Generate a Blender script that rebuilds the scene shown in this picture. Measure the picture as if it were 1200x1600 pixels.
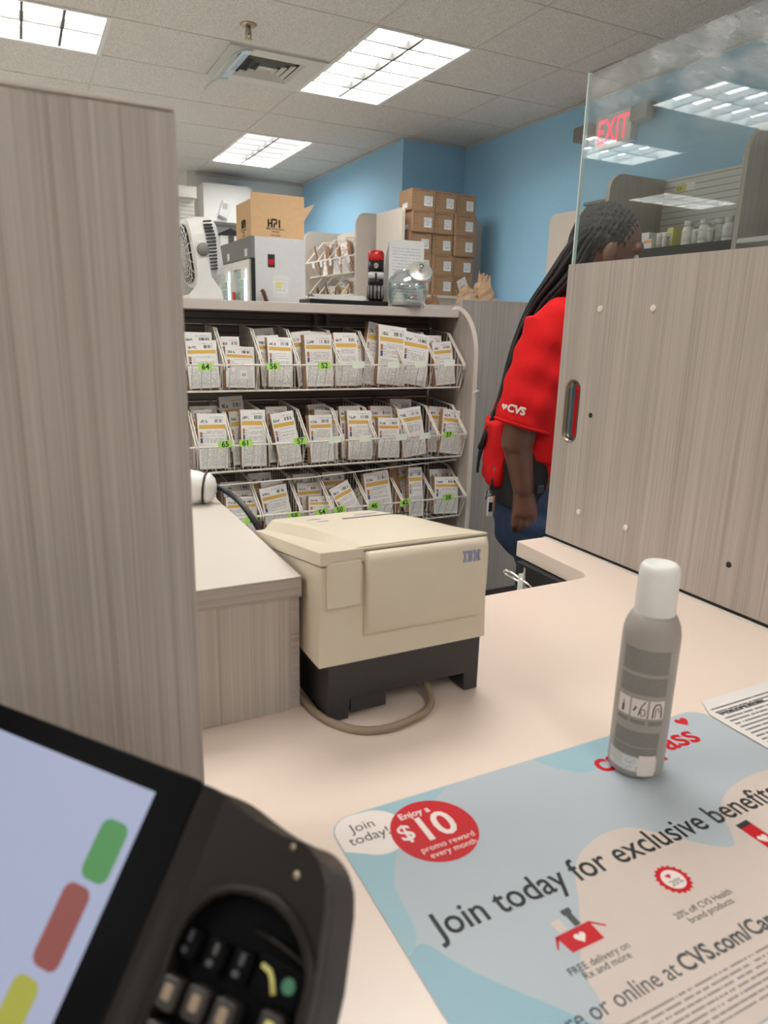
import bpy, bmesh, math, random
from mathutils import Vector, Matrix
import numpy as np
PI = math.pi
random.seed(7)
C = bpy.context.scene.collection
for o in list(bpy.data.objects): bpy.data.objects.remove(o)

# ---------------------------------------------------------------- camera, world, exposure
FPX = 1103.07                                   # focal length in pixels of the 1200x1600 frame
RM = Matrix(((0.893703, 0.439191, 0.091685), (-0.447919, 0.861664, 0.238547), (0.025766, -0.254257, 0.966793)))
R_, F_, U_ = RM.col[0].copy(), RM.col[1].copy(), RM.col[2].copy()   # camera right, forward, up
cd = bpy.data.cameras.new('camera'); cam = bpy.data.objects.new('camera', cd); C.objects.link(cam)
cd.sensor_fit = 'VERTICAL'; cd.sensor_height = 36.0; cd.lens = FPX / 1600 * 36.0
cd.clip_start = 0.02; cd.clip_end = 60
cam.matrix_world = Matrix((( R_.x, U_.x, -F_.x, 0), (R_.y, U_.y, -F_.y, 0), (R_.z, U_.z, -F_.z, 0), (0, 0, 0, 1)))
cd.dof.use_dof = True; cd.dof.focus_distance = 1.5; cd.dof.aperture_fstop = cd.lens / 1000 / 0.0030
bpy.context.scene.camera = cam
w = bpy.data.worlds.new('world'); bpy.context.scene.world = w; w.use_nodes = True
w.node_tree.nodes['Background'].inputs[0].default_value = (0.9, 0.95, 1, 1)
w.node_tree.nodes['Background'].inputs[1].default_value = 0.25
vs = bpy.context.scene.view_settings
vs.view_transform = 'Standard'; vs.look = 'None'; vs.gamma = 1; vs.use_curve_mapping = False
vs.exposure = 0.0
LAMP = 16.8                                       # strength of the ceiling troffers
CEIL, FLOOR, CTR = 1.5016, -1.24, -0.42          # heights relative to the lens
def dirpx(x, y): return R_ * ((x - 600) / FPX) + F_ - U_ * ((y - 800) / FPX)
def at(x, y, Y):                                  # the point at depth Y seen at a pixel (used to lay out measured points)
    d = dirpx(x, y); return d * (Y / d.y)
def atx(x, y, X):
    d = dirpx(x, y); return d * (X / d.x)
def atz(x, y, z):
    d = dirpx(x, y); return d * (z / d.z)

# ---------------------------------------------------------------- node materials
class S:
    def __init__(s, n, k): s.n, s.k = n, k
    def _m(s, op, o=None, rev=False, o2=None): return s.n.math(op, *( (o, s) if rev else ((s,) if o is None else (s, o) if o2 is None else (s, o, o2))))
    def __add__(s, o): return s._m('ADD', o)
    __radd__ = __add__
    def __sub__(s, o): return s._m('SUBTRACT', o)
    def __rsub__(s, o): return s._m('SUBTRACT', o, True)
    def __mul__(s, o): return s._m('MULTIPLY', o)
    __rmul__ = __mul__
    def __truediv__(s, o): return s._m('DIVIDE', o)
    def gt(s, o): return s._m('GREATER_THAN', o)
    def lt(s, o): return s._m('LESS_THAN', o)
    def frac(s): return s._m('FRACT')
    def floor(s): return s._m('FLOOR')
    def sin(s): return s._m('SINE')
    def abs(s): return s._m('ABSOLUTE')
    def pw(s, o): return s._m('POWER', o)
    def mx(s, o): return s._m('MAXIMUM', o)
    def mn(s, o): return s._m('MINIMUM', o)
    def between(s, a, b): return s.gt(a) * s.lt(b)
class NM:
    def __init__(s, name):
        s.m = bpy.data.materials.new(name); s.m.use_nodes = True
        s.t = s.m.node_tree; s.b = s.t.nodes['Principled BSDF']; s.out = s.t.nodes['Material Output']
    def put(s, inp, v):
        if isinstance(v, S): s.t.links.new(v.k, inp)
        elif isinstance(v, (tuple, list)) and len(v) == 3 and inp.type == 'RGBA': inp.default_value = (*v, 1)
        else: inp.default_value = v
    def math(s, op, *a):
        n = s.t.nodes.new('ShaderNodeMath'); n.operation = op
        for i, v in enumerate(a): s.put(n.inputs[i], v)
        return S(s, n.outputs[0])
    def coord(s, kind='Object'):
        n = s.t.nodes.new('ShaderNodeTexCoord'); return S(s, n.outputs[kind])
    def xyz(s, v):
        n = s.t.nodes.new('ShaderNodeSeparateXYZ'); s.put(n.inputs[0], v); return [S(s, n.outputs[i]) for i in range(3)]
    def comb(s, x, y, z):
        n = s.t.nodes.new('ShaderNodeCombineXYZ')
        for i, v in enumerate((x, y, z)): s.put(n.inputs[i], v)
        return S(s, n.outputs[0])
    def mapping(s, v, scale=(1, 1, 1), loc=(0, 0, 0)):
        n = s.t.nodes.new('ShaderNodeMapping'); s.put(n.inputs[0], v); n.inputs['Scale'].default_value = scale; n.inputs['Location'].default_value = loc
        return S(s, n.outputs[0])
    def noise(s, v, scale=5, detail=2, rough=0.5):
        n = s.t.nodes.new('ShaderNodeTexNoise'); s.put(n.inputs['Vector'], v)
        n.inputs['Scale'].default_value = scale; n.inputs['Detail'].default_value = detail; n.inputs['Roughness'].default_value = rough
        return S(s, n.outputs['Fac'])
    def white(s, v):
        n = s.t.nodes.new('ShaderNodeTexWhiteNoise'); n.noise_dimensions = '3D'; s.put(n.inputs['Vector'], v); return S(s, n.outputs['Value'])
    def rand(s):
        n = s.t.nodes.new('ShaderNodeObjectInfo'); return S(s, n.outputs['Random'])
    def mix(s, f, a, b):
        n = s.t.nodes.new('ShaderNodeMix'); n.data_type = 'RGBA'
        s.put(n.inputs[0], f); s.put(n.inputs[6], a); s.put(n.inputs[7], b); return S(s, n.outputs[2])
    def ramp(s, f, pts):
        n = s.t.nodes.new('ShaderNodeValToRGB'); s.put(n.inputs[0], f); e = n.color_ramp.elements
        while len(e) < len(pts): e.new(0.5)
        for q, (p, c) in zip(e, pts): q.position = p; q.color = (*c, 1)
        return S(s, n.outputs[0])
    def bump(s, h, strength=0.2, dist=0.002):
        n = s.t.nodes.new('ShaderNodeBump'); s.put(n.inputs['Height'], h); n.inputs['Strength'].default_value = strength; n.inputs['Distance'].default_value = dist
        s.t.links.new(n.outputs[0], s.b.inputs['Normal'])
    def col(s, v): s.put(s.b.inputs['Base Color'], v); return s
    def set(s, **k):
        for a, v in k.items(): s.put(s.b.inputs[a.replace('_', ' ')], v)
        return s
def srgb(r, g, b):
    return tuple(((c / 255) / 12.92 if c <= 10 else (((c / 255) + 0.055) / 1.055) ** 2.4) for c in (r, g, b))
M = {}
def plain(name, c, rough=0.5, metal=0.0, var=0.06, scale=30, bump=0.0, **k):
    n = NM(name)
    f = n.noise(n.coord(), scale, 3)
    n.col(n.mix(f, tuple(x * (1 - var) for x in c), tuple(min(1, x * (1 + var)) for x in c)))
    n.set(Roughness=rough, Metallic=metal, **k)
    if bump: n.bump(n.noise(n.coord(), scale * 4, 3), bump)
    M[name] = n.m; return n.m
def emit(name, c, s):
    n = NM(name); n.col((0.02, 0.02, 0.02)); n.set(Emission_Color=c, Emission_Strength=s); M[name] = n.m; return n.m
def laminate(name, a, b, horizontal=False, fine=430):
    n = NM(name); x, y, z = n.xyz(n.coord())
    if horizontal: v = n.comb(x * 3, y * 3, z * fine); v2 = n.comb(x * .8, y * .8, z * fine * .25); v3 = n.comb(x, y, z * 20)
    else: v = n.comb(x * fine, y * fine, z * 3.0); v2 = n.comb(x * fine * .27, y * fine * .27, z * .9); v3 = n.comb(x * 14, y * 14, z * .3)
    f = n.noise(v, 1.0, 2, 0.6); g = n.noise(v2, 1.0, 2); k = n.noise(v3, 1.0, 1)
    h = (f - 0.5) * 1.25 + (g - 0.5) * 0.85 + (k - 0.5) * 0.45 + 0.5
    n.col(n.ramp(h, [(0.1, b), (0.48, tuple(.6 * p + .4 * q for p, q in zip(a, b))), (0.8, a)]))
    n.set(Roughness=0.42); n.bump(f, 0.04, 0.0004); M[name] = n.m; return n.m
laminate('laminate_wood', (0.50, 0.445, 0.40), (0.335, 0.285, 0.245))
laminate('laminate_edge', (0.46, 0.40, 0.355), (0.34, 0.285, 0.25), True, 320)
plain('edge_band', (0.60, 0.54, 0.48), 0.4, var=.04)
plain('white_counter', (0.78, 0.645, 0.555), 0.28, var=.025, scale=9)
plain('counter_edge', (0.66, 0.60, 0.53), 0.4)
plain('white_paint', (0.72, 0.72, 0.70), 0.6, var=.03)
plain('store_wall', (0.36, 0.35, 0.34), 0.7)
plain('white_plastic', (0.80, 0.79, 0.76), 0.35)
plain('white_metal', (0.74, 0.72, 0.68), 0.35)
plain('wire_white', (0.84, 0.79, 0.71), 0.35)
plain('black_plastic', (0.012, 0.012, 0.013), 0.3)
plain('black_matte', (0.010, 0.010, 0.011), 0.7)
plain('dark_grey', (0.035, 0.032, 0.032), 0.5)
plain('mid_grey', (0.22, 0.21, 0.20), 0.5)
plain('fridge_grey', (0.17, 0.17, 0.17), 0.45)
plain('fridge_side', (0.62, 0.63, 0.64), 0.35)
plain('chrome', (0.75, 0.74, 0.72), 0.18, 1.0)
plain('brushed_metal', (0.80, 0.79, 0.77), 0.38, 0.7)
plain('bronze', (0.30, 0.25, 0.20), 0.32, 1.0)
plain('brass', (0.42, 0.36, 0.27), 0.3, 1.0)
plain('cream_plastic', (0.67, 0.585, 0.455), 0.38, var=.04)
plain('seam_shade', (0.20, 0.17, 0.12), 0.6)  # gap shade put into a dark strip colour
plain('cardboard', (0.45, 0.28, 0.15), 0.8, var=.12)
plain('cardboard_dark', (0.34, 0.21, 0.12), 0.8, var=.10)
plain('cardboard_light', (0.64, 0.42, 0.23), 0.8, var=.08)
plain('kraft', (0.36, 0.20, 0.115), 0.8, var=.18, scale=60, bump=.3)
plain('kraft_light', (0.62, 0.42, 0.27), 0.8, var=.15, scale=60, bump=.3)
plain('paper', (0.80, 0.79, 0.76), 0.7, var=.03)
plain('tag_green', (0.42, 0.80, 0.12), 0.55)
plain('tag_glare', (0.86, 0.94, 0.82), 0.2)  # glare on the tags put into a pale card colour
plain('ink', (0.012, 0.012, 0.014), 0.6)
plain('ink_grey', (0.07, 0.07, 0.075), 0.6)
plain('red_print', (0.55, 0.008, 0.016), 0.4, Specular_IOR_Level=.25)
plain('white_print', (0.80, 0.72, 0.68), 0.4, Specular_IOR_Level=.25)
plain('blue_print', (0.30, 0.33, 0.52), 0.5)
plain('poster_blue', (0.32, 0.49, 0.555), 0.35, var=.02, Specular_IOR_Level=.25)
plain('poster_pale', (0.44, 0.495, 0.54), 0.35, var=.02, Specular_IOR_Level=.25)
plain('poster_mid', (0.28, 0.46, 0.54), 0.35, var=.02, Specular_IOR_Level=.25)
plain('poster_white', (0.63, 0.54, 0.49), 0.35, var=.02, Specular_IOR_Level=.25)
plain('red_cloth', (0.62, 0.012, 0.014), 0.85, var=.12, scale=14, bump=.15, Specular_IOR_Level=.15)
plain('black_cloth', (0.012, 0.012, 0.014), 0.85)
plain('denim', (0.024, 0.045, 0.10), 0.85, var=.25, scale=40, bump=.2)
plain('skin', (0.15, 0.062, 0.038), 0.5, var=.10, scale=25)
plain('hair_black', (0.010, 0.008, 0.008), 0.75, var=.3)
plain('lip', (0.14, 0.045, 0.04), 0.5)
plain('eye_white', (0.7, 0.68, 0.64), 0.3)
plain('can_grey', (0.37, 0.335, 0.305), 0.38, var=.02)
plain('can_text', (0.21, 0.195, 0.18), 0.45)
plain('can_label', (0.62, 0.59, 0.56), 0.5)
plain('cord_beige', (0.30, 0.225, 0.16), 0.5)
plain('louver_metal', (0.09, 0.09, 0.085), 0.5)
plain('louver_white', (0.42, 0.42, 0.41), 0.5)
plain('cabinet_white', (0.66, 0.60, 0.535), 0.3, var=.02, scale=9)
plain('tile_white', (0.68, 0.68, 0.66), 0.5)
plain('yellow_label', (0.72, 0.66, 0.22), 0.5)
plain('orange_label', (0.75, 0.33, 0.15), 0.5)
plain('shelf_dark', (0.055, 0.052, 0.05), 0.6)
plain('mahogany', (0.12, 0.03, 0.022), 0.5)
plain('red_plastic', (0.62, 0.02, 0.02), 0.25, Transmission_Weight=0.15)
plain('reader_grey', (0.016, 0.0135, 0.012), 0.36, Specular_IOR_Level=.22)
plain('reader_black', (0.005, 0.005, 0.006), 0.28, Specular_IOR_Level=.05)
plain('key_dark', (0.028, 0.024, 0.023), 0.4)
plain('vent_white', (0.60, 0.58, 0.54), 0.45)
plain('vent_dark', (0.03, 0.03, 0.03), 0.7)
plain('tbar', (0.55, 0.525, 0.49), 0.5)
emit('lamp_glow', (1.0, 0.975, 0.93), LAMP)
emit('screen_glow', (0.52, 0.57, 0.80), 0.66)
emit('key_green', (0.10, 0.42, 0.12), 0.55)
emit('key_red', (0.42, 0.09, 0.08), 0.55)
emit('key_yellow', (0.56, 0.56, 0.06), 0.6)
emit('exit_red', (1.0, 0.05, 0.12), 1.5)
emit('fridge_glow', (0.62, 0.95, 1.0), 9.0)
emit('dot_green', (0.1, 0.5, 0.25), 0.25)
# grey-beige hair over the crown
n = NM('hair_grey'); f = n.noise(n.coord(), 140, 4); n.col(n.ramp(f, [(0.4, (0.010, 0.009, 0.009)), (0.75, (0.085, 0.078, 0.072))])); n.set(Roughness=.8); M['hair_grey'] = n.m
# blue wall, ceiling tile, carpet, pale light-bouncing floor
n = NM('blue_wall'); f = n.noise(n.coord(), 60, 3); n.col(n.mix(f, (0.30, 0.56, 0.79), (0.34, 0.61, 0.835))); n.set(Roughness=.6); n.bump(f, .05); M['blue_wall'] = n.m
n = NM('ceiling_tile'); f = n.noise(n.coord(), 170, 2, .7); g = n.noise(n.coord(), 2.5, 2)
n.col(n.mix(((f - .40) * 7).mx(0.0).mn(1.0), (0.44, 0.42, 0.395), n.mix(g, (0.68, 0.655, 0.62), (0.73, 0.70, 0.66)))); n.set(Roughness=.9); n.bump(f, .3, .002); M['ceiling_tile'] = n.m
n = NM('carpet'); f = n.noise(n.coord(), 260, 2); n.col(n.ramp(f, [(.4, (0.012, 0.012, 0.014)), (.62, (0.07, 0.065, 0.06))])); n.set(Roughness=1.0); M['carpet'] = n.m
n = NM('bounce_floor'); f = n.noise(n.coord(), 12, 4); n.col(n.mix(f, (0.66, 0.62, 0.56), (0.76, 0.72, 0.66))); n.set(Roughness=.4); M['bounce_floor'] = n.m  # unseen floor made pale to bounce light up to the ceiling
n = NM('slatwall'); x, y, z = n.xyz(n.coord()); l = (z / 0.0345).frac().lt(.10); n.col(n.mix(l, (0.66, 0.66, 0.64), (0.16, 0.155, 0.15))); n.set(Roughness=.5); M['slatwall'] = n.m
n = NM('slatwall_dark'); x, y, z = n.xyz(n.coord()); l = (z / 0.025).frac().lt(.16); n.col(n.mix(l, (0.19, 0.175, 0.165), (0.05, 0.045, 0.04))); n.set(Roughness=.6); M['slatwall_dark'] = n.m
# printed pharmacy leaflet (UV: u across, v up)
def leaflet(name):
    n = NM(name); u, v, _ = n.xyz(n.coord('UV')); r = n.rand()
    row = (v * 44).floor(); seed = r * 37
    words = n.noise(n.comb(u * 42, row * 3.7, seed), 1.0, 1).gt(.46)
    lines = (v * 44).frac().lt(.42) * words
    body = v.between(.05, .43) * u.between(.07, .93) + v.between(.46, .69) * u.between(.30, .88) * n.white(n.comb(row, seed, 1)).gt(.3)
    ink = lines * body * .7
    bars = n.white(n.comb((u * 62).floor(), seed, 2)).gt(.45) * u.between(.55, .9) * v.between(.835, .90) * .85
    head = n.white(n.comb((u * 26).floor(), (v * 60).floor(), seed)).gt(.35) * u.between(.08, .34) * v.between(.83, .885) * .8
    sub = lines * v.between(.915, .95) * u.between(.42, .9) * .7
    box = ((u * 14).frac().lt(.12)).mx((v * 22).frac().lt(.12)) * u.between(.07, .29) * v.between(.46, .67) * .7
    grid = (u - .5).abs().lt(.004) * v.between(.06, .42) * .4
    dark = ink.mx(bars).mx(head).mx(sub).mx(box).mx(grid)
    c = n.mix(v.between(.725, .80) * u.between(.05, .95), (0.84, 0.82, 0.79), (0.74, 0.45, 0.10))
    c = n.mix(u.between(.07, .15) * v.between(.57, .67), c, (0.55, 0.22, 0.07))
    c = n.mix(u.between(.07, .15) * v.between(.47, .56), c, (0.07, 0.07, 0.28))
    c = n.mix(dark, c, (0.05, 0.05, 0.055))
    n.col(c); n.set(Roughness=.65); M[name] = n.m
leaflet('leaflet_print')
# small shipping label / dense text
def print_mat(name, paper, ink, lines=30, density=.45, dens=.8, wscale=50, margin=.06, bars=True):
    n = NM(name); u, v, _ = n.xyz(n.coord('UV')); r = n.rand(); row = (v * lines).floor()
    words = n.noise(n.comb(u * wscale, row * 3.7, r * 37), 1.0, 1).gt(density)
    k = (v * lines).frac().lt(.40) * words * u.between(margin, 1 - margin) * v.between(margin, 1 - margin)
    if bars: k = (k * v.gt(.42)).mx(n.white(n.comb((u * 60).floor(), 3, r * 9)).gt(.5) * u.between(.12, .8) * v.between(.2, .36))
    n.col(n.mix(k * dens, paper, ink)); n.set(Roughness=.6); M[name] = n.m
print_mat('ship_label', (0.74, 0.75, 0.76), (0.10, 0.10, 0.11), 12, .47, .75, 18)
print_mat('text_page', (0.74, 0.70, 0.68), (0.06, 0.06, 0.065), 40, .36, .85, 60, .05, False)
print_mat('text_faint', (0.76, 0.76, 0.74), (0.45, 0.45, 0.45), 22, .42, .6, 30, .1, False)
print_mat('can_print', (0.29, 0.275, 0.255), (0.12, 0.115, 0.11), 22, .34, .85, 40, .03, False)
print_mat('poster_small', (0.63, 0.54, 0.49), (0.16, 0.14, 0.14), 7, .40, .75, 170, .01, False)
print_mat('notice', (0.74, 0.75, 0.76), (0.30, 0.34, 0.30), 9, .44, .6, 12)
# fridge glass contents: lit racks of small packages
n = NM('fridge_stock'); u, v, z = n.xyz(n.coord()); cell = n.white(n.comb((u * 25).floor(), (v * 25).floor(), (z * 16).floor()))
sh = (z * 16).frac().lt(.16)
c = n.ramp(cell, [(0, (0.18, 0.30, 0.33)), (.4, (0.55, 0.66, 0.62)), (.7, (0.42, 0.52, 0.35)), (1, (0.75, 0.85, 0.88))])
n.col(n.mix(sh, c, (0.8, 0.9, 0.92))); n.set(Roughness=.4); M['fridge_stock'] = n.m
# glass: thin architectural pane, mirror-like towards grazing view, with grime
def pane(name, grime=False, tint=(0.93, 0.97, 0.96), f0=.045):
    n = NM(name); t = n.t; t.nodes.remove(n.b)
    lw = t.nodes.new('ShaderNodeLayerWeight'); lw.inputs[0].default_value = .5
    fac = S(n, lw.outputs['Facing']).pw(4.0) * (1 - f0) + f0
    tr = t.nodes.new('ShaderNodeBsdfTransparent'); tr.inputs[0].default_value = (*tint, 1)
    gl = t.nodes.new('ShaderNodeBsdfGlossy'); gl.inputs['Roughness'].default_value = 0.015; gl.inputs[0].default_value = (.95, .97, 1, 1)
    mx = t.nodes.new('ShaderNodeMixShader'); n.put(mx.inputs[0], fac); t.links.new(tr.outputs[0], mx.inputs[1]); t.links.new(gl.outputs[0], mx.inputs[2])
    res = mx.outputs[0]
    if grime:
        v = n.coord(); x, y, z = n.xyz(v)
        sm = n.noise(n.comb(x, (y + z * .6) * 7, (z - y * .35) * 13), 1.3, 3, .5); fine = n.noise(n.comb(x, (y + z * .8) * 14, (z - y * .5) * 70), 1.6, 3, .6)
        top = ((z - 0.640 - (y - 0.1) * 0.19) * 5.5).mx(0.0).mn(1.0)
        haze = (((sm - .36) * 2.2).mx(0.0).mn(1.0) * .62 + ((fine - .46) * 2.2).mx(0.0).mn(1.0) * .35) * top + .004
        df = t.nodes.new('ShaderNodeBsdfDiffuse'); df.inputs[0].default_value = (.72, .74, .76, 1)
        m2 = t.nodes.new('ShaderNodeMixShader'); n.put(m2.inputs[0], haze); t.links.new(res, m2.inputs[1]); t.links.new(df.outputs[0], m2.inputs[2]); res = m2.outputs[0]
    t.links.new(res, n.out.inputs[0]); M[name] = n.m
pane('screen_glass', True); pane('jar_glass', tint=(.93, .95, .945), f0=.10); pane('clear_plastic', tint=(.92, .96, .98), f0=.13); pane('door_glass', f0=.04)
plain('glass_edge', (0.62, 0.68, 0.66), 0.15)

# ---------------------------------------------------------------- objects
LOC = {}
def wl(o):
    v = Vector((0, 0, 0))
    while o is not None: v = v + LOC.get(o.name, Vector((0, 0, 0))); o = o.parent
    return v
def thing(name, label, cat, loc=(0, 0, 0), group=None):
    o = bpy.data.objects.new(name, None); C.objects.link(o); o.empty_display_size = .05
    o.location = loc; LOC[o.name] = Vector(loc); o['label'] = label; o['category'] = cat
    if group: o['group'] = group
    return o
def tag(o, label, cat, group=None):
    o['label'] = label; o['category'] = cat
    if group: o['group'] = group
    return o
def copy_tree(o, parent=None):
    c = o.copy(); C.objects.link(c); c.parent = parent
    for ch in list(o.children): copy_tree(ch, c)
    return c
class MB:
    """collects shapes, then becomes one mesh object"""
    def __init__(s): s.v, s.f, s.mi, s.uv, s.sm = [], [], [], {}, []
    def add(s, vs, fs, mi=0, uvs=None, smooth=False):
        b = len(s.v); s.v += [tuple(p) for p in vs]
        for i, f in enumerate(fs):
            if uvs and uvs[i]: s.uv[len(s.f)] = uvs[i]
            s.f.append([b + k for k in f]); s.mi.append(mi); s.sm.append(smooth)
        return s
    def bm(s, bm, mi=0, smooth=False):
        bm.verts.index_update(); return s.add([v.co.copy() for v in bm.verts], [[v.index for v in f.verts] for f in bm.faces], mi, None, smooth)
    def box(s, x0, x1, y0, y1, z0, z1, bevel=0, mi=0, seg=2, mat=None, smooth=False):
        bm = bmesh.new(); bmesh.ops.create_cube(bm, size=1)
        for v in bm.verts: v.co = Vector(((x0 + x1) / 2 + v.co.x * (x1 - x0), (y0 + y1) / 2 + v.co.y * (y1 - y0), (z0 + z1) / 2 + v.co.z * (z1 - z0)))
        if bevel: bmesh.ops.bevel(bm, geom=bm.edges[:], offset=bevel, segments=seg, affect='EDGES', profile=.5)
        if mat is not None: bmesh.ops.transform(bm, matrix=mat, verts=bm.verts)
        s.bm(bm, mi, smooth); bm.free(); return s
    def prism(s, pts, axis, a, b, bevel=0, mi=0, mat=None, smooth=False, seg=2):
        """polygon pts extruded along axis x/y/z from a to b"""
        bm = bmesh.new()
        def P(p, t): return {'x': (t, p[0], p[1]), 'y': (p[0], t, p[1]), 'z': (p[0], p[1], t)}[axis]
        f = bm.faces.new([bm.verts.new(P(p, a)) for p in pts]); r = bmesh.ops.extrude_face_region(bm, geom=[f])
        d = Vector(P((0, 0), b)) - Vector(P((0, 0), a))
        bmesh.ops.translate(bm, vec=d, verts=[e for e in r['geom'] if isinstance(e, bmesh.types.BMVert)])
        bmesh.ops.recalc_face_normals(bm, faces=bm.faces)
        if bevel: bmesh.ops.bevel(bm, geom=bm.edges[:], offset=bevel, segments=seg, affect='EDGES', profile=.5)
        if mat is not None: bmesh.ops.transform(bm, matrix=mat, verts=bm.verts)
        s.bm(bm, mi, smooth); bm.free(); return s
    def plate(s, outer, holes, axis, a, b, mi=0):
        """flat plate with holes, polygon coordinates as in prism"""
        bm = bmesh.new()
        def P(p, t): return {'x': (t, p[0], p[1]), 'y': (p[0], t, p[1]), 'z': (p[0], p[1], t)}[axis]
        es = []
        for lp in [outer] + holes:
            vs = [bm.verts.new(P(p, a)) for p in lp]; es += [bm.edges.new((vs[i], vs[(i + 1) % len(vs)])) for i in range(len(vs))]
        bmesh.ops.triangle_fill(bm, edges=es, use_beauty=True)
        if abs(b - a) > 1e-7:
            r = bmesh.ops.extrude_face_region(bm, geom=bm.faces[:]); d = Vector(P((0, 0), b)) - Vector(P((0, 0), a))
            bmesh.ops.translate(bm, vec=d, verts=[e for e in r['geom'] if isinstance(e, bmesh.types.BMVert)])
            bmesh.ops.recalc_face_normals(bm, faces=bm.faces)
        s.bm(bm, mi); bm.free(); return s
    def tube(s, pts, r, n=6, mi=0, caps=True, closed=False):
        pts = [Vector(p) for p in pts]; m = len(pts); rs = r if isinstance(r, (list, tuple)) else [r] * m
        vs, fs = [], []; prev = None
        for i, p in enumerate(pts):
            if closed: t = pts[(i + 1) % m] - pts[i - 1]
            else: t = pts[min(i + 1, m - 1)] - pts[max(i - 1, 0)]
            t.normalize()
            if prev is None:
                a = Vector((0, 0, 1)) if abs(t.z) < .9 else Vector((1, 0, 0)); prev = t.cross(a).normalized()
            else:
                q = prev - t * prev.dot(t)
                prev = q.normalized() if q.length > 1e-6 else t.orthogonal().normalized()
            b = t.cross(prev)
            for k in range(n): an = 2 * PI * k / n; vs.append(p + (prev * math.cos(an) + b * math.sin(an)) * rs[i])
        for i in range(m if closed else m - 1):
            j = (i + 1) % m
            for k in range(n): fs.append((i * n + k, i * n + (k + 1) % n, j * n + (k + 1) % n, j * n + k))
        if caps and not closed: fs.append(tuple(range(n))[::-1]); fs.append(tuple((m - 1) * n + k for k in range(n)))
        return s.add(vs, fs, mi, None, n >= 6)
    def lathe(s, prof, c, n=32, mi=0, mat=None, smooth=True):
        """profile (r, z) turned about a vertical axis through c"""
        vs, fs = [], []; c = Vector(c)
        for r, z in prof:
            for k in range(n): an = 2 * PI * k / n; vs.append(Vector((r * math.cos(an), r * math.sin(an), z)))
        for i in range(len(prof) - 1):
            for k in range(n): fs.append((i * n + k, i * n + (k + 1) % n, (i + 1) * n + (k + 1) % n, (i + 1) * n + k))
        if prof[0][0] > 1e-6: fs.append(tuple(range(n))[::-1])
        if prof[-1][0] > 1e-6: fs.append(tuple((len(prof) - 1) * n + k for k in range(n)))
        vs = [c + ((mat @ v) if mat is not None else v) for v in vs]
        return s.add(vs, fs, mi, None, smooth)
    def quad(s, a, b, c, d, mi=0):
        """single quad with UV 0..1 (a lower left, b lower right, c upper right, d upper left)"""
        return s.add([a, b, c, d], [(0, 1, 2, 3)], mi, [[(0, 0), (1, 0), (1, 1), (0, 1)]])
    def poly(s, pts, mi=0): return s.add(pts, [tuple(range(len(pts)))], mi)
    def sheet(s, o, ex, ey, t, mi=0, mback=None):
        """thin rectangular sheet: o lower-left, ex across, ey up, thickness t away from the viewer; printed side has UVs"""
        o, ex, ey = Vector(o), Vector(ex), Vector(ey); nrm = ex.cross(ey).normalized() * -t
        vs = [o, o + ex, o + ex + ey, o + ey]; vs = vs + [v + nrm for v in vs]
        mb = mi if mback is None else mback
        s.add(vs[:4], [(0, 1, 2, 3)], mi, [[(0, 0), (1, 0), (1, 1), (0, 1)]])
        return s.add(vs, [(7, 6, 5, 4), (0, 4, 5, 1), (1, 5, 6, 2), (2, 6, 7, 3), (3, 7, 4, 0)], mb)
    def build(s, name, mats, parent=None, smooth_angle=None, local=False):
        me = bpy.data.meshes.new(name); off = Vector((0, 0, 0)) if local else wl(parent)
        me.from_pydata([tuple(Vector(p) - off) for p in s.v], [], s.f)
        ms = mats if isinstance(mats, (list, tuple)) else [mats]
        for m in ms: me.materials.append(M[m] if isinstance(m, str) else m)
        if s.uv:
            ul = me.uv_layers.new(name='UVMap')
            for i, p in enumerate(me.polygons):
                if i in s.uv:
                    for li, q in zip(p.loop_indices, s.uv[i]): ul.data[li].uv = q
        for i, p in enumerate(me.polygons): p.material_index = s.mi[i]; p.use_smooth = s.sm[i]
        me.update()
        o = bpy.data.objects.new(name, me); C.objects.link(o)
        if parent is not None: o.parent = parent
        return o
def struct(name, mb, mats):
    o = mb.build(name, mats); o['kind'] = 'structure'; return o
def lettering(txt, o, ex, ey, size, align='LEFT', thick=0.0, bold=0.0, spacing=1.0, xscale=1.0):
    """flat letters as an MB: o baseline origin, ex reading direction, ey up direction (unit vectors)"""
    cu = bpy.data.curves.new('t', 'FONT'); cu.body = txt; cu.size = size; cu.align_x = align; cu.resolution_u = 3; cu.offset = bold; cu.space_character = spacing
    cu.extrude = thick
    ob = bpy.data.objects.new('t', cu); C.objects.link(ob)
    dg = bpy.context.evaluated_depsgraph_get(); me = bpy.data.meshes.new_from_object(ob.evaluated_get(dg))
    o, ex, ey = Vector(o), Vector(ex), Vector(ey); ez = ex.cross(ey)
    mb = MB(); mb.add([o + ex * (v.co.x * xscale) + ey * v.co.y + ez * v.co.z for v in me.vertices], [list(p.vertices) for p in me.polygons])
    bpy.data.objects.remove(ob); bpy.data.curves.remove(cu); bpy.data.meshes.remove(me); return mb
def join(*mbs):
    r = MB()
    for m in mbs:
        b = len(r.f)
        r.add(m.v, m.f); r.mi[b:] = m.mi; r.sm[b:] = m.sm
        for k, q in m.uv.items(): r.uv[b + k] = q
    return r
def setmi(mb, mi): mb.mi = [mi] * len(mb.f); return mb
BREF = [Vector((0, 1, 0))]
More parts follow.
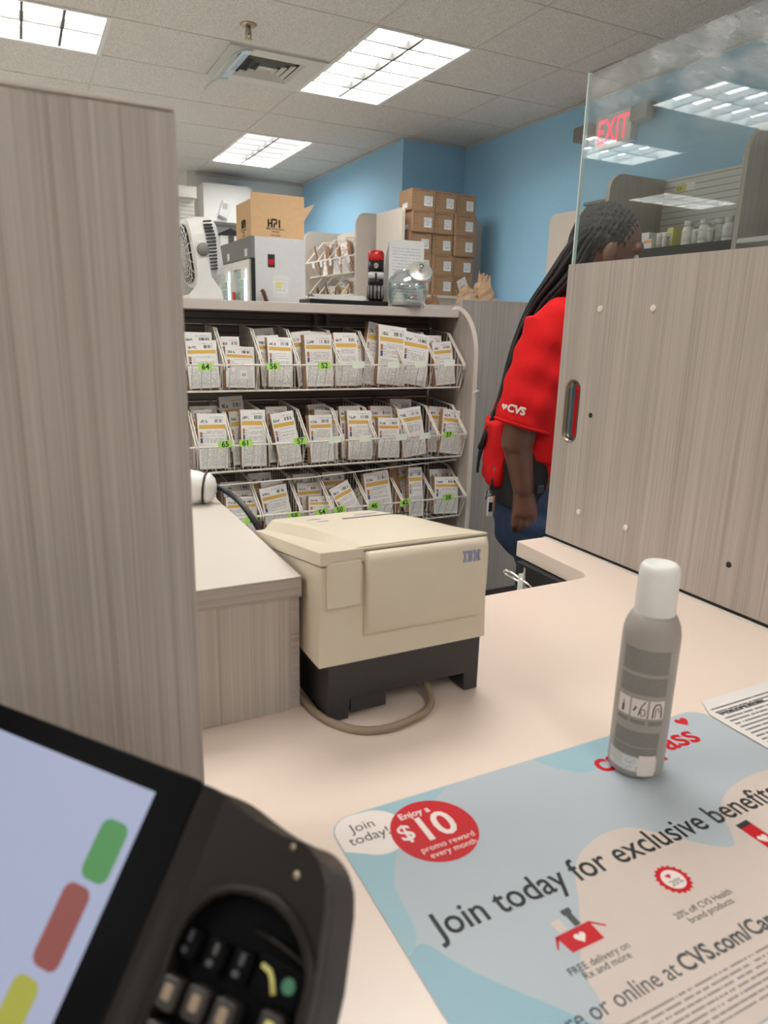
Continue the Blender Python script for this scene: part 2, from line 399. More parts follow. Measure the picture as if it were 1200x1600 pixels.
def blob(parts, voxel=.006, smooth=6, mat=None, name='b', parent=None, disp=None, mats=None):
    """smooth continuous surface grown over ('cap', p0, p1, (a0,b0), (a1,b1)) and ('ell', c, (rx,ry,rz), rot) volumes"""
    mb = MB()
    for q in parts:
        if q[0] == 'cap':
            p0, p1 = Vector(q[1]), Vector(q[2]); ra = q[3] if isinstance(q[3], tuple) else (q[3], q[3]); rb = q[4] if isinstance(q[4], tuple) else (q[4], q[4])
            d = (p1 - p0); L = d.length; d.normalize(); ref = BREF[0] if abs(d.dot(BREF[0])) < .9 else Vector((0, 0, 1)); dm = q[5] if len(q) > 5 else 1.0
            sx = ref.cross(d).normalized(); sy = d.cross(sx); N = 20; rings = []
            for an in (-80, -55, -30, 0): rings.append((p0 + d * (dm * min(ra) * math.sin(math.radians(an))), ra[0] * math.cos(math.radians(an)), ra[1] * math.cos(math.radians(an))))
            for k in range(1, 6): t = k / 6; rings.append((p0.lerp(p1, t), ra[0] * (1 - t) + rb[0] * t, ra[1] * (1 - t) + rb[1] * t))
            for an in (0, 30, 55, 80): rings.append((p1 + d * (dm * min(rb) * math.sin(math.radians(an))), rb[0] * math.cos(math.radians(an)), rb[1] * math.cos(math.radians(an))))
            vs, fs = [], []
            for c, a, b in rings:
                for k in range(N): an = 2 * PI * k / N; vs.append(c + sx * (a * math.cos(an)) + sy * (b * math.sin(an)))
            for i in range(len(rings) - 1):
                for k in range(N): fs.append((i * N + k, i * N + (k + 1) % N, (i + 1) * N + (k + 1) % N, (i + 1) * N + k))
            fs.append(tuple(range(N))[::-1]); fs.append(tuple((len(rings) - 1) * N + k for k in range(N))); mb.add(vs, fs)
        else:
            bm = bmesh.new(); bmesh.ops.create_icosphere(bm, subdivisions=3, radius=1)
            m = Matrix.Translation(Vector(q[1])) @ (q[3].to_4x4() if len(q) > 3 and q[3] is not None else Matrix.Identity(4)) @ Matrix.Diagonal((*q[2], 1))
            bmesh.ops.transform(bm, matrix=m, verts=bm.verts); mb.bm(bm); bm.free()
    ob = mb.build('tmp', 'skin', None)
    md = ob.modifiers.new('r', 'REMESH'); md.mode = 'VOXEL'; md.voxel_size = voxel; md.use_smooth_shade = True
    ms = ob.modifiers.new('s', 'SMOOTH'); ms.factor = .5; ms.iterations = smooth
    dg = bpy.context.evaluated_depsgraph_get(); dg.update(); me = bpy.data.meshes.new_from_object(ob.evaluated_get(dg))
    vs = [v.co.copy() for v in me.vertices]
    if disp: vs = [disp(v, n.vector) for v, n in zip(vs, me.vertex_normals)]
    r = MB(); r.add(vs, [list(p.vertices) for p in me.polygons], 0, None, True)
    bpy.data.objects.remove(ob); bpy.data.meshes.remove(me); return r
def arc(cx, cy, r, a0, a1, n=8): return [(cx + r * math.cos(math.radians(a0 + (a1 - a0) * k / n)), cy + r * math.sin(math.radians(a0 + (a1 - a0) * k / n))) for k in range(n + 1)]
def rrect(x0, x1, y0, y1, r, n=5): return arc(x1 - r, y1 - r, r, 0, 90, n) + arc(x0 + r, y1 - r, r, 90, 180, n) + arc(x0 + r, y0 + r, r, 180, 270, n) + arc(x1 - r, y0 + r, r, 270, 360, n)
def disc(cx, cy, r, n=24): return arc(cx, cy, r, 0, 360 * (n - 1) / n, n - 1)
# ================================================================ the room
XL, YB, YF, XR = -7.5, -4.5, 11.5, 3.57
struct('floor', MB().box(XL, XR, YB, YF, FLOOR - .05, FLOOR), 'bounce_floor')
struct('floor_carpet', MB().box(.3, 2.95, .90, 2.655, FLOOR + .0005, FLOOR + .006), 'carpet')
# ceiling with openings for the recessed fittings
TROFF = []      # (x0, x1, y0, y1) of each opening
def ux(u): return (u + 5.89) * .3048
def vy(v): return (v + 12.305) * .3048
SEEN = [(ux(0), ux(2), vy(0), vy(4)), (ux(0), ux(2), vy(8), vy(12)), (ux(-8), ux(-4), vy(2), vy(4))]
REFL = [(-3.30, -2.08, 4.76, 5.38), (-3.25, -2.03, 3.38, 3.99), (-5.75, -4.55, 6.10, 6.71), (-5.75, -4.55, 4.30, 4.91), (-5.75, -4.55, 2.2, 2.81)]
ADDED = [(.15, 1.37, 1.15, 1.76), (-2.1, -.88, .7, 1.31), (-.62, .60, 7.0, 7.61), (.2, .81, -2.3, -1.08), (-4.6, -3.38, .6, 1.21), (-3.2, -1.98, -2.2, -1.59), (-6.2, -4.98, -1.5, -.89), (-3.2, -1.98, 7.5, 8.11), (-.62, .60, 9.2, 9.81), (-.9, -.29, -4.0, -2.78), (1.6, 2.21, -4.3, -3.08), (2.7, 3.31, -1.0, .22)]  # unseen fittings added and placed to brighten counter, panels and back room
vent_hole = (ux(-2) + .05, ux(0) - .05, vy(2) + .05, vy(4) - .05)
holes = SEEN + REFL + ADDED
def rc(q): return [(q[0], q[2]), (q[1], q[2]), (q[1], q[3]), (q[0], q[3])]
struct('ceiling', MB().plate(rc((XL, XR, YB, YF)), [rc(h) for h in holes] + [rc(vent_hole)], 'z', CEIL, CEIL + .02), 'ceiling_tile')
g = MB(); hw = .0055
def clear_runs(fixed, lo, hi, along):    # grid bars stop at openings
    cuts = []
    for h in holes + [vent_hole]:
        a, b, c, d = (h[0], h[1], h[2], h[3]) if along == 'x' else (h[2], h[3], h[0], h[1])
        if c + .01 < fixed < d - .01: cuts.append((a, b))
    p = lo
    for a, b in sorted(cuts):
        if a > p: yield p, a
        p = max(p, b)
    if p < hi: yield p, hi
for k in range(-40, 40):
    y = vy(2 * k)
    if YB < y < YF:
        for a, b in clear_runs(y, XL, XR, 'x'): g.box(a, b, y - hw, y + hw, CEIL - .0025, CEIL)
    x = ux(4 * k)
    if XL < x < XR:
        for a, b in clear_runs(x, YB, YF, 'y'): g.box(x - hw, x + hw, a, b, CEIL - .0028, CEIL)
for a, b in ((vy(0), vy(4)),): g.box(ux(2) - hw, ux(2) + hw, a - 1.0, a - .0, CEIL - .0028, CEIL); 
g.box(ux(2), ux(4), vy(2) - hw, vy(2) + hw, CEIL - .0026, CEIL)
g.box(ux(2) - hw, ux(2) + hw, vy(0), vy(4), CEIL - .003, CEIL); g.box(ux(2) - hw, ux(2) + hw, vy(8), vy(12), CEIL - .003, CEIL)
struct('trim_1', g, 'tbar')
# walls
YR, XS, YW = 5.645, 2.965, 8.02
struct('wall_right', MB().box(XR, XR + .1, YB, YR, FLOOR, CEIL), 'blue_wall')
struct('wall_recess', MB().box(XS, XR + .1, YR, YR + .1, FLOOR, CEIL), 'blue_wall')
struct('wall_right_far', MB().box(XS, XS + .1, YR + .1, YW, FLOOR, CEIL), 'blue_wall')
struct('wall_back', MB().box(ux(0), XS + .1, YW, YW + .1, FLOOR, CEIL), 'white_paint')
struct('wall_back_return', MB().box(ux(0) - .1, ux(0), YW, YF, FLOOR, CEIL), 'white_paint')
struct('wall_back_left', MB().box(XL, ux(0), YF, YF + .1, FLOOR, CEIL), 'white_paint')
struct('wall_left', MB().box(XL - .1, XL, YB, YF + .1, FLOOR, CEIL), 'store_wall')
struct('wall_front', MB().box(XL - .1, XR + .1, YB - .1, YB, FLOOR, CEIL), 'store_wall')
struct('trim_2', MB().box(ux(0), XS, YW - .018, YW, CEIL - .03, CEIL - .004).box(XS - .02, XS, YR + .02, YW - .02, CEIL - .012, CEIL - .002), 'tbar')
struct('trim_3', MB().box(XS + .02, XR - .02, YR - .018, YR, CEIL - .014, CEIL - .003).box(XR - .018, XR, YB, YR - .02, CEIL - .014, CEIL - .003), 'tbar')

# ---------------------------------------------------------------- ceiling fittings
def troffer(q, label, cells, group='recessed ceiling lights', lm='louver_metal'):
    x0, x1, y0, y1 = q
    t = thing('ceiling_light', label, 'ceiling light', ((x0 + x1) / 2, (y0 + y1) / 2, CEIL), group)
    fr = .022
    f = MB().plate(rc((x0 - .004, x1 + .004, y0 - .004, y1 + .004)), [rc((x0 + fr, x1 - fr, y0 + fr, y1 - fr))], 'z', CEIL - .006, CEIL + .0)
    for a, b, c, d in ((x0, x0 + .004, y0, y1), (x1 - .004, x1, y0, y1), (x0, x1, y0, y0 + .004), (x0, x1, y1 - .004, y1)): f.box(a, b, c, d, CEIL, CEIL + .075)
    f.build('frame', 'tile_white', t)
    MB().box(x0 + .003, x1 - .003, y0 + .003, y1 - .003, CEIL + .066, CEIL + .072).build('diffuser', 'lamp_glow', t)
    nx, ny = cells; l = MB()
    for k in range(1, nx): x = x0 + fr + (x1 - x0 - 2 * fr) * k / nx; l.prism([(x - .008, CEIL + .002), (x + .008, CEIL + .002), (x + .001, CEIL + .05), (x - .001, CEIL + .05)], 'y', y0 + .01, y1 - .01)
    for k in range(1, ny): y = y0 + fr + (y1 - y0 - 2 * fr) * k / ny; l.prism([(y - .008, CEIL + .002), (y + .008, CEIL + .002), (y + .001, CEIL + .05), (y - .001, CEIL + .05)], 'x', x0 + .01, x1 - .01)
    l.build('louver', lm, t)
    return t
troffer(SEEN[0], 'bright recessed ceiling light right of the air vent, nearest of those over the shelves', (2, 6))
troffer(SEEN[1], 'smaller-looking bright ceiling light above the open cardboard carton at the back', (2, 6))
troffer(SEEN[2], 'bright ceiling light cut off by the top left corner, over the tall partition', (6, 2))
lab = ['mirrored in the glass screen over the glowing sign', 'mirrored in the glass screen near the top', 'mirrored small in the glass over the striped slat wall', 'mirrored at the right rim of the glass', 'mirrored lowest at the right rim of the glass']
for q, l in zip(REFL, lab): troffer(q, 'recessed shop ceiling light ' + l, (6, 2), lm='louver_white')
for q in ADDED: troffer(q, 'unseen ceiling light added outside the picture to brighten the shop and counter', (6, 2) if q[1] - q[0] > 1 else (2, 6), 'added ceiling lights outside the picture')

# square air vent with stepped cones and a clear deflector on its left
x0, x1, y0, y1 = ux(-2), ux(0), vy(2), vy(4)
t = thing('air_vent', 'square white ceiling air vent with nested louvers beside the large light', 'air vent', ((x0 + x1) / 2, (y0 + y1) / 2, CEIL))
m = .115
MB().plate(rc((x0 + .012, x1 - .012, y0 + .012, y1 - .012)), [rc((x0 + m, x1 - m, y0 + m, y1 - m))], 'z', CEIL - .012, CEIL - .0005).build('face_plate', 'vent_white', t)
cx, cy = (x0 + x1) / 2, (y0 + y1) / 2; R0 = (x1 - x0) / 2 - m
for k in range(4):
    r1 = R0 - .002 - k * .043; r2 = r1 - .045; za, zb = CEIL - .012 - k * .0015, CEIL + .004
    vs = [(cx - r1, cy - r1, za), (cx + r1, cy - r1, za), (cx + r1, cy + r1, za), (cx - r1, cy + r1, za)]
    r3 = r1 - .013
    vs += [(cx - r3, cy - r3, zb), (cx + r3, cy - r3, zb), (cx + r3, cy + r3, zb), (cx - r3, cy + r3, zb)]
    fs = [(i, (i + 1) % 4, 4 + (i + 1) % 4, 4 + i) for i in range(4)]
    l = MB().add([(a, b, c) for a, b, c in vs] + [(a, b, c + .003) for a, b, c in vs], fs + [tuple(8 + i for i in f[::-1]) for f in fs])
    if k == 3: l.box(cx - r3, cx + r3, cy - r3, cy + r3, zb - .001, zb + .002)
    l.build('louver', 'vent_white', t)
MB().box(x0 + .06, x1 - .06, y0 + .06, y1 - .06, CEIL + .022, CEIL + .027).build('duct', 'vent_dark', t)
d = MB(); prof = [(x0 + m + .03, CEIL - .013), (x0 + .09, CEIL - .022), (x0 + .03, CEIL - .055), (x0 - .005, CEIL - .095)]
for i in range(3):
    a, b = prof[i], prof[i + 1]
    d.add([(a[0], y0 + .03, a[1]), (a[0], y1 - .03, a[1]), (b[0], y1 - .03, b[1]), (b[0], y0 + .03, b[1]), (a[0], y0 + .03, a[1] + .003), (a[0], y1 - .03, a[1] + .003), (b[0], y1 - .03, b[1] + .003), (b[0], y0 + .03, b[1] + .003)],
          [(0, 1, 2, 3), (7, 6, 5, 4), (0, 4, 5, 1), (2, 6, 7, 3), (1, 5, 6, 2), (0, 3, 7, 4)])
o = d.build('deflector', 'clear_plastic', t); o['label'] = 'clear curved plastic deflector'
e = MB(); e.tube([(x0 - .005, y0 + .03, CEIL - .095), (x0 - .005, y1 - .03, CEIL - .095)], .004).tube([(p[0], y0 + .03, p[1]) for p in prof], .004).tube([(p[0], y1 - .03, p[1]) for p in prof], .004)
e.build('deflector_rim', 'glass_edge', t)
# fire sprinkler
sx, sy = 1.215, 4.088
t = thing('fire_sprinkler', 'small brass fire sprinkler hanging from the ceiling in front of the vent', 'sprinkler', (sx, sy, CEIL))
MB().lathe([(.043, 0), (.043, -.004), (.034, -.010), (.022, -.012), (.0, -.012)], (sx, sy, CEIL), 20).build('escutcheon', 'brass', t)
MB().lathe([(.013, -.012), (.013, -.03), (.010, -.036), (.006, -.05), (0, -.05)], (sx, sy, CEIL), 14).tube([(sx - .012, sy, CEIL - .03), (sx - .014, sy, CEIL - .05), (sx - .003, sy, CEIL - .066)], .003).tube([(sx + .012, sy, CEIL - .03), (sx + .014, sy, CEIL - .05), (sx + .003, sy, CEIL - .066)], .003).build('frame', 'brass', t)
MB().lathe([(0, -.064), (.020, -.066), (.021, -.069), (.006, -.072), (0, -.072)], (sx, sy, CEIL), 16).build('deflector', 'brass', t)

# ================================================================ counter
# worktop with the cut-out at the passage, one continuous plate
r = .03
outer = [(-.6, -.02), (1.15, -.02), (1.15, 1.121), (.878, 1.116), (.872, .885 + r)] + [(.872 - r + r * math.cos(math.radians(a)), .8885 + r + r * math.sin(math.radians(a))) for a in (-20, -45, -70)] + [(.84, .888), (.40, .8825), (-.6, .8825)]
w = MB().prism(outer, 'z', CTR - .032, CTR, bevel=.0015)
o = tag(w.build('countertop', 'white_counter'), 'pale cream countertop running under the printer, poster and spray can', 'countertop')
t = thing('counter_cabinet', 'counter base carrying the pale countertop, its side blackened for under-counter shade', 'counter', (.3, .3, FLOOR))
MB().box(-.58, 1.12, .12, .16, FLOOR, CTR - .033).build('front_panel', 'laminate_wood', t)
MB().box(.985, 1.12, .17, 1.09, FLOOR, CTR - .033).box(.86, .985, .915, 1.09, FLOOR, CTR - .034).build('side_panel', 'black_matte', t)  # under-counter shade put into the side panel's black
MB().box(-.58, .62, .80, .84, FLOOR, CTR - .033).build('back_panel', 'black_matte', t)
# raised cabinet left, beside the printer
t = thing('raised_cabinet', 'wood-grain raised cabinet with white top left of the cream printer', 'cabinet', (.0, .93, CTR))
zt = -.261
MB().box(-.60, .235, .678, 1.26, CTR + .0005, zt - .0235).build('body', 'laminate_wood', t)
MB().box(-.62, .247, .675, 1.28, zt - .023, zt - .0015).build('top_edge', 'laminate_edge', t)
MB().box(-.62, .247, .675, 1.28, zt - .0012, zt, bevel=.0004).build('top', 'cabinet_white', t)
MB().box(.2355, .246, .680, .70, CTR + .0005, zt - .0235).build('corner_strip', 'laminate_edge', t)
# tall partition, left foreground
t = thing('tall_partition', 'tall blurred wood-grain partition filling the left foreground', 'partition', (-.3, .51, CTR))
zt = .127
MB().box(-.75, .1005, .50, .525, CTR + .0005, zt, bevel=.002).build('panel', 'laminate_wood', t)
MB().box(-.75, .1005, .4995, .5255, zt + .0003, zt + .003, bevel=.001).build('edge_band', 'edge_band', t)
# sliding screen on the right: wood panel with finger slot, glass above
t = thing('sliding_screen', 'right-hand wood-grain screen with finger slot and grimy glass above', 'screen', (.96, .5, CTR))
XP, YE = .955, 1.121
sl = rrect(1.056, 1.098, -.214, -.090, .0205, 6)
outer = [(-.35, CTR + .006), (YE, CTR + .006), (YE, .1235), (-.35, .1235)]
MB().plate(outer, [sl], 'x', XP, XP + .022).build('panel', 'laminate_wood', t)
ins = MB(); n_ = len(sl); s2 = rrect(1.059, 1.095, -.211, -.093, .018, 6)
ins.add([(XP - .0006, a, b) for a, b in sl] + [(XP + .0225, a, b) for a, b in sl] + [(XP - .0006, a, b) for a, b in s2] + [(XP + .0225, a, b) for a, b in s2],
        [(i, (i + 1) % n_, 2 * n_ + (i + 1) % n_, 2 * n_ + i) for i in range(n_)] + [(n_ + i, 3 * n_ + i, 3 * n_ + (i + 1) % n_, n_ + (i + 1) % n_) for i in range(n_)] + [(2 * n_ + i, 2 * n_ + (i + 1) % n_, 3 * n_ + (i + 1) % n_, 3 * n_ + i) for i in range(n_)], 0, None, True)
o = ins.build('slot_liner', 'bronze', t); o['label'] = 'shiny bronze slot liner'
for y, z in ((1.024, .041), (.899, .041), (1.027, -.344), (.903, -.343)):
    MB().lathe([(.0058, 0), (.0058, .0016), (.0045, .0024), (0, .0024)], (XP, y, z), 18, mat=Matrix.Rotation(-PI / 2, 3, 'Y')).build('screw_cap', 'white_print', t)['label'] = 'pale round screw cap'
for y, z in ((1.022, -.153), (.687, -.345)):
    MB().lathe([(.0048, 0), (.0048, .0006), (.003, .0007), (0, .0007)], (XP, y, z), 16, mat=Matrix.Rotation(-PI / 2, 3, 'Y')).build('screw_hole', 'ink', t)['label'] = 'small dark screw hole'
MB().box(XP + .007, XP + .013, -.35, YE - .003, .124, .4515).build('glass', 'screen_glass', t)
MB().box(XP + .0065, XP + .0135, YE - .003, YE, .124, .4525).build('glass_edge', 'glass_edge', t)
MB().box(XP + .006, XP + .014, -.35, YE - .001, .4516, .4528).build('top_rim', 'mid_grey', t)
o = MB().box(XP + .002, XP + .02, -.35, YE - .002, CTR + .0005, CTR + .0055).build('track', 'black_matte', t)
MB().box(XP - .008, XP - .004, -.02, YE - .005, CTR + .0003, CTR + .0012).build('track_lip', 'tile_white', t)
# ================================================================ receipt printer
PX0, PX1, PY0 = .2535, .4615, .632
t = thing('receipt_printer', 'old cream and charcoal receipt printer standing on the counter', 'printer', (.36, .74, CTR))
# charcoal base with cable recess under the front
b = MB().prism([(.262, CTR + .0008), (.262, -.351), (.4555, -.351), (.4555, CTR + .0008), (.437, CTR + .0008), (.435, -.396), (.288, -.396), (.286, CTR + .0008)], 'y', .6345, .70, bevel=.0008)
b.prism([(.262, CTR + .0008), (.262, -.351), (.4555, -.351), (.4555, CTR + .0008)], 'y', .7001, .850)
b.build('base', 'dark_grey', t)
MB().box(.289, .333, .6355, .698, -.4135, -.3965, bevel=.001).build('drawer', 'dark_grey', t)
# cream body (side view in y/z, slight taper)
def body(x0, x1, fl):
    mb = MB(); prof = [(.632, -.350), (.632, -.2395), (.857, -.278), (.857, -.350)]
    vs = []
    for x, s in ((x0, -1), (x1, 1)):
        for y, z in prof: vs.append((x + s * fl * (1 if z < -.34 else 0), y - (.0015 if z < -.34 and y < .7 else 0), z))
    mb.add(vs, [(0, 1, 2, 3), (7, 6, 5, 4), (0, 4, 5, 1), (1, 5, 6, 2), (2, 6, 7, 3), (3, 7, 4, 0)]); return mb
body(.2535, .4545, .004).build('body', 'cream_plastic', t)
sm_ = MB(); sm_.add([(x, y, z) for x in (.2548, .4532) for y, z in ((.6335, -.2393), (.6335, -.2367), (.856, -.2757), (.856, -.2777))], [(0, 1, 2, 3), (7, 6, 5, 4), (0, 4, 5, 1), (1, 5, 6, 2), (2, 6, 7, 3), (3, 7, 4, 0)])
sm_.build('lid_seam', 'seam_shade', t)  # dark filler painted as the shade inside the lid gap
MB().box(.2985, .4525, .6292, .6308, -.2262, -.2246).build('cover_seam', 'seam_shade', t)  # dark strip painted as shade where cover meets hump
# lid: low sloped plate and a crowned hump with the paper slot
lid = MB()
x0, x1 = .2505, .4535
prof = [(.630, -.2365), (.630, -.2225), (.859, -.2605), (.859, -.2755)]
lid.add([(x, y, z) for x in (x0, x1) for y, z in prof], [(0, 1, 2, 3), (7, 6, 5, 4), (0, 4, 5, 1), (1, 5, 6, 2), (2, 6, 7, 3), (3, 7, 4, 0)])
lid.build('lid', 'cream_plastic', t)
def lidz(y): return -.2225 - (y - .630) * .166
NX, NY = 26, 16; hv, hf = [], []
ya, yb = .634, .8585
def topz(y):
    s = (y - ya) / (yb - ya); return lidz(y) + .0015 + .0125 * math.sin(min(1, s * 1.55) * PI / 2) ** .9 - .0015 * max(0, s - .7) / .3
xa0, xa1 = .262, .4515
for j in range(NY + 1):
    y = ya + (yb - ya) * j / NY; h = topz(y) - lidz(y); zc = topz(y)
    xl, xr = .2965 - .024 * ((y - ya) / (yb - ya)), .4525 - .010 * ((y - ya) / (yb - ya)) * 0
    row = [(xl - .010 - .012 * (j == -1), lidz(y) - .0005), (xl, lidz(y) + h * .85), (xl + .004, zc)]
    xs = [xl + .004 + (xr - .055 - xl) * k / 5 for k in range(1, 6)]
    row += [(x, zc) for x in xs]
    x2 = xs[-1]
    row += [(x2 + (xr - x2) * a, lidz(y) - .0005 + (h + .0005) * math.cos(a * PI / 2) ** .8) for a in (.2, .4, .6, .8, .93, 1.0)]
    hv += [(x, y, z) for x, z in row]; NW = len(row)
for j in range(NY):
    for k in range(NW - 1): hf.append((j * NW + k, j * NW + k + 1, (j + 1) * NW + k + 1, (j + 1) * NW + k))
hf.append(tuple(range(NW))[::-1]); hf.append(tuple(NY * NW + k for k in range(NW)))
MB().add(hv, hf, 0, None, False).build('lid_hump', 'cream_plastic', t)
def onhump(x, y, up=.0004): return (x, y, topz(y) + up)
def patch(pts, name, m, par=t, up=.0005):
    mb = MB(); top = [onhump(x, y, up) for x, y in pts]; mb.add(top + [(p[0], p[1], p[2] - up - .001) for p in top], [tuple(range(len(pts))), tuple(range(len(pts), 2 * len(pts)))[::-1]] + [(i, (i + 1) % len(pts), len(pts) + (i + 1) % len(pts), len(pts) + i) for i in range(len(pts))])
    return mb.build(name, m, par)
patch([(.339, .775), (.4315, .775), (.4335, .7795), (.339, .7805)], 'paper_slot', 'ink')['label'] = 'narrow dark paper slot'
for q in ([(.300, .801), (.318, .800), (.318, .804), (.312, .807)], [(.304, .775), (.318, .773), (.318, .777), (.310, .7765)], [(.365, .803), (.392, .803), (.402, .810), (.372, .811)]):
    patch(q, 'ink_mark', 'blue_print')['label'] = 'faded blue arrow mark'
# front: small access door left, bowed cover right
d = MB().box(.2575, .2955, .6262, .6335, -.2835, -.2335, bevel=.0012); d.build('side_door', 'cream_plastic', t)
cv = MB(); SV = (0, .012, .04, .10, .2, .35, .5, .65, .78, .87, .92, .955, .98, .995, 1.0); BV = (.003, .0055, .0078, .0100, .0122, .0140, .0146, .0146, .0143, .0138, .0130, .0115, .0090, .0062, .0035); N1 = 14; vs, fs = [], []
x0, x1, z0, z1 = .2995, .4525, -.3215, -.226
for j in range(N1 + 1):
    s = SV[j]; z = z0 + (z1 - z0) * s; bow = BV[j]
    for x, e in ((x0, 0), (x0 + .0012, .82), (x0 + .005, 1), (x1 - .008, 1), (x1 - .002, .8), (x1, 0)): vs.append((x, .6335 - bow * e, z))
for j in range(N1):
    for k in range(5): fs.append((j * 6 + k, j * 6 + k + 1, (j + 1) * 6 + k + 1, (j + 1) * 6 + k))
cv.add(vs, fs, 0, None, True); cv.add([vs[k] for k in range(6)], [tuple(range(6))[::-1]]); cv.add([vs[N1 * 6 + k] for k in range(6)], [tuple(range(6))])
fc = cv.build('front_cover', 'cream_plastic', t)
l = MB(); LET = [([[(0, 7)]] * 2 + [[(2, 5)]] * 4 + [[(0, 7)]] * 2, 0), ([[(0, 8)], [(0, 9)], [(1.5, 4), (6, 9)], [(1.5, 8)], [(1.5, 8)], [(1.5, 4), (6, 9)], [(0, 9)], [(0, 8)]], 8.2),
       ([[(0, 4), (9, 13)], [(0, 4.6), (8.4, 13)], [(1.6, 5.2), (7.8, 11.4)], [(1.6, 5.8), (7.2, 11.4)], [(1.6, 4), (4.5, 8.5), (9, 11.4)], [(1.6, 4), (5.1, 7.9), (9, 11.4)], [(0, 4), (5.7, 7.3), (9, 13)], [(0, 4), (6.2, 6.8), (9, 13)]], 18.4)]
for rows_, ox in LET:
    for i, rw in enumerate(rows_):
        for a, b_ in rw: l.box(.4150 + (ox * 1.13 + a) * .00066, .4150 + (ox * 1.13 + b_) * .00066, .6182, .6200, -.2370 - i * .00165 - .0011, -.2370 - i * .00165)
l.build('brand_letters', 'blue_print', t)['label'] = 'striped blue brand letters'
# beige cable looping out of the printer recess and round behind the cabinet
pts = [(.393, .690, -.402), (.3905, .655, -.4045), (.390, .640, -.4075), (.384, .622, -.4155), (.366, .606, -.4158), (.340, .597, -.4158), (.312, .594, -.4158), (.287, .602, -.4158), (.268, .622, -.4158), (.2565, .650, -.4158), (.2525, .69, -.4158), (.2515, .74, -.4158), (.2515, .86, -.4158)]
def smoothpath(p, n=6):
    p = [Vector(q) for q in p]; r = []
    for i in range(len(p) - 1):
        a, b, c, d = p[max(0, i - 1)], p[i], p[i + 1], p[min(len(p) - 1, i + 2)]
        for k in range(n):
            s = k / n; r.append(.5 * ((2 * b) + (c - a) * s + (2 * a - 5 * b + 4 * c - d) * s * s + (3 * b - a - 3 * c + d) * s ** 3))
    return r + [p[-1]]
t = thing('printer_cable', 'beige cable looping out from under the cream printer', 'cable', (.33, .60, CTR))
MB().tube(smoothpath(pts), .0045, 10).build('sheath', 'cord_beige', t)
MB().tube([(.3925, .672, -.4025), (.3905, .650, -.405)], .0055, 12).build('connector', 'edge_band', t)

# ================================================================ spray can
cx, cy = .512, .437
t = thing('spray_can', 'grey hair spray can with white cap standing on the poster', 'spray can', (cx, cy, CTR))
R = .0265
zb = CTR + .0012
MB().lathe([(0, 0), (.022, 0), (.0255, .003), (R, .008), (R, .140), (.0262, .147), (.0245, .155), (.0215, .162), (.0190, .1655), (0, .1655)], (cx, cy, zb), 48).build('body', 'can_grey', t)
MB().lathe([(.0180, .163), (.0186, .1645), (.0182, .206), (.0172, .2105), (.0148, .2135), (.0125, .2135), (.0100, .2118), (0, .2112)], (cx, cy, zb), 40).build('cap', 'white_plastic', t)['label'] = 'white plastic cap'
face = math.atan2(-cy, -cx) + .02
def wrap(a0, a1, z0, z1, name, m, r=R + .00025, par=t, n=14, z1b=None):
    mb = MB(); P = []
    for k in range(n + 1):
        an = face + a0 + (a1 - a0) * k / n; c, s = math.cos(an), math.sin(an); zt_ = z1 if z1b is None else z1 + (z1b - z1) * k / n
        P.append(((cx + r * c, cy + r * s, zb + z0), (cx + r * c, cy + r * s, zb + zt_), (cx + (r - .0006) * c, cy + (r - .0006) * s, zb + z0), (cx + (r - .0006) * c, cy + (r - .0006) * s, zb + zt_)))
    for k in range(n):
        a, b = P[k], P[k + 1]; mb.add([a[0], b[0], b[1], a[1]], [(0, 1, 2, 3)], 0, [[(k / n, 0), ((k + 1) / n, 0), ((k + 1) / n, 1), (k / n, 1)]], True)
        mb.add([a[2], b[2], b[3], a[3]], [(3, 2, 1, 0)]); mb.add([a[1], b[1], b[3], a[3]], [(0, 1, 2, 3)]); mb.add([a[0], b[0], b[2], a[2]], [(3, 2, 1, 0)])
    mb.add(list(P[0]), [(0, 1, 3, 2)]); mb.add(list(P[-1]), [(2, 3, 1, 0)])
    return mb.build(name, m, par)
# angles grow to the viewer's right
wrap(-.95, .80, .112, .136, 'fine_print', 'can_print'); wrap(-.95, .80, .090, .109, 'fine_print', 'can_print')
wrap(-.95, .75, .036, .052, 'fine_print', 'can_print'); wrap(-.95, .75, .026, .035, 'fine_print', 'can_print')
pics = [(-.92, -.44), (-.38, .16), (.24, .78)]
for i, (a, b_) in enumerate(pics):
    p = wrap(a, b_, .067, .0855, 'pictogram', 'white_print', R + .00035)
    wrap(a, b_, .060, .0645, 'caption', 'can_print')
    def pt(sv, zv): an = face + a + (b_ - a) * sv; return (cx + (R + .0006) * math.cos(an), cy + (R + .0006) * math.sin(an), zb + .067 + .0185 * zv)
    g = MB()
    if i == 0: g.tube([pt(.5, .72), pt(.5, .5)], .0004).tube([pt(.5, .5), pt(.5, .15)], .0011)
    elif i == 1: g.tube([pt(.18, .35), pt(.32, .6)], .0009).tube([pt(.85, .95), pt(.62, .62), pt(.50, .15)], .0005).tube([pt(.62, .5), pt(.85, .5), pt(.9, .2), pt(.68, .12), pt(.6, .4)], .0005)
    else: g.tube([pt(.22, .08), pt(.25, .6), pt(.4, .85), pt(.65, .85), pt(.78, .6), pt(.82, .08)], .0006).tube([pt(.38, .12), pt(.40, .55), pt(.55, .65), pt(.66, .4)], .0004)
    g.build('drawing', 'ink_grey', p)
wrap(-1.15, .78, .009, .0255, 'label_band', 'can_label', R + .00035, z1b=.0235)
wrap(-.45, .08, .0155, .0235, 'barcode', 'ship_label', R + .0005)
wrap(.10, .70, .006, .0275, 'price_sticker', 'white_print', R + .0006)['label'] = 'plain pale price sticker'
wrap(-1.0, .0, .0105, .0150, 'label_text', 'ship_label', R + .0005)

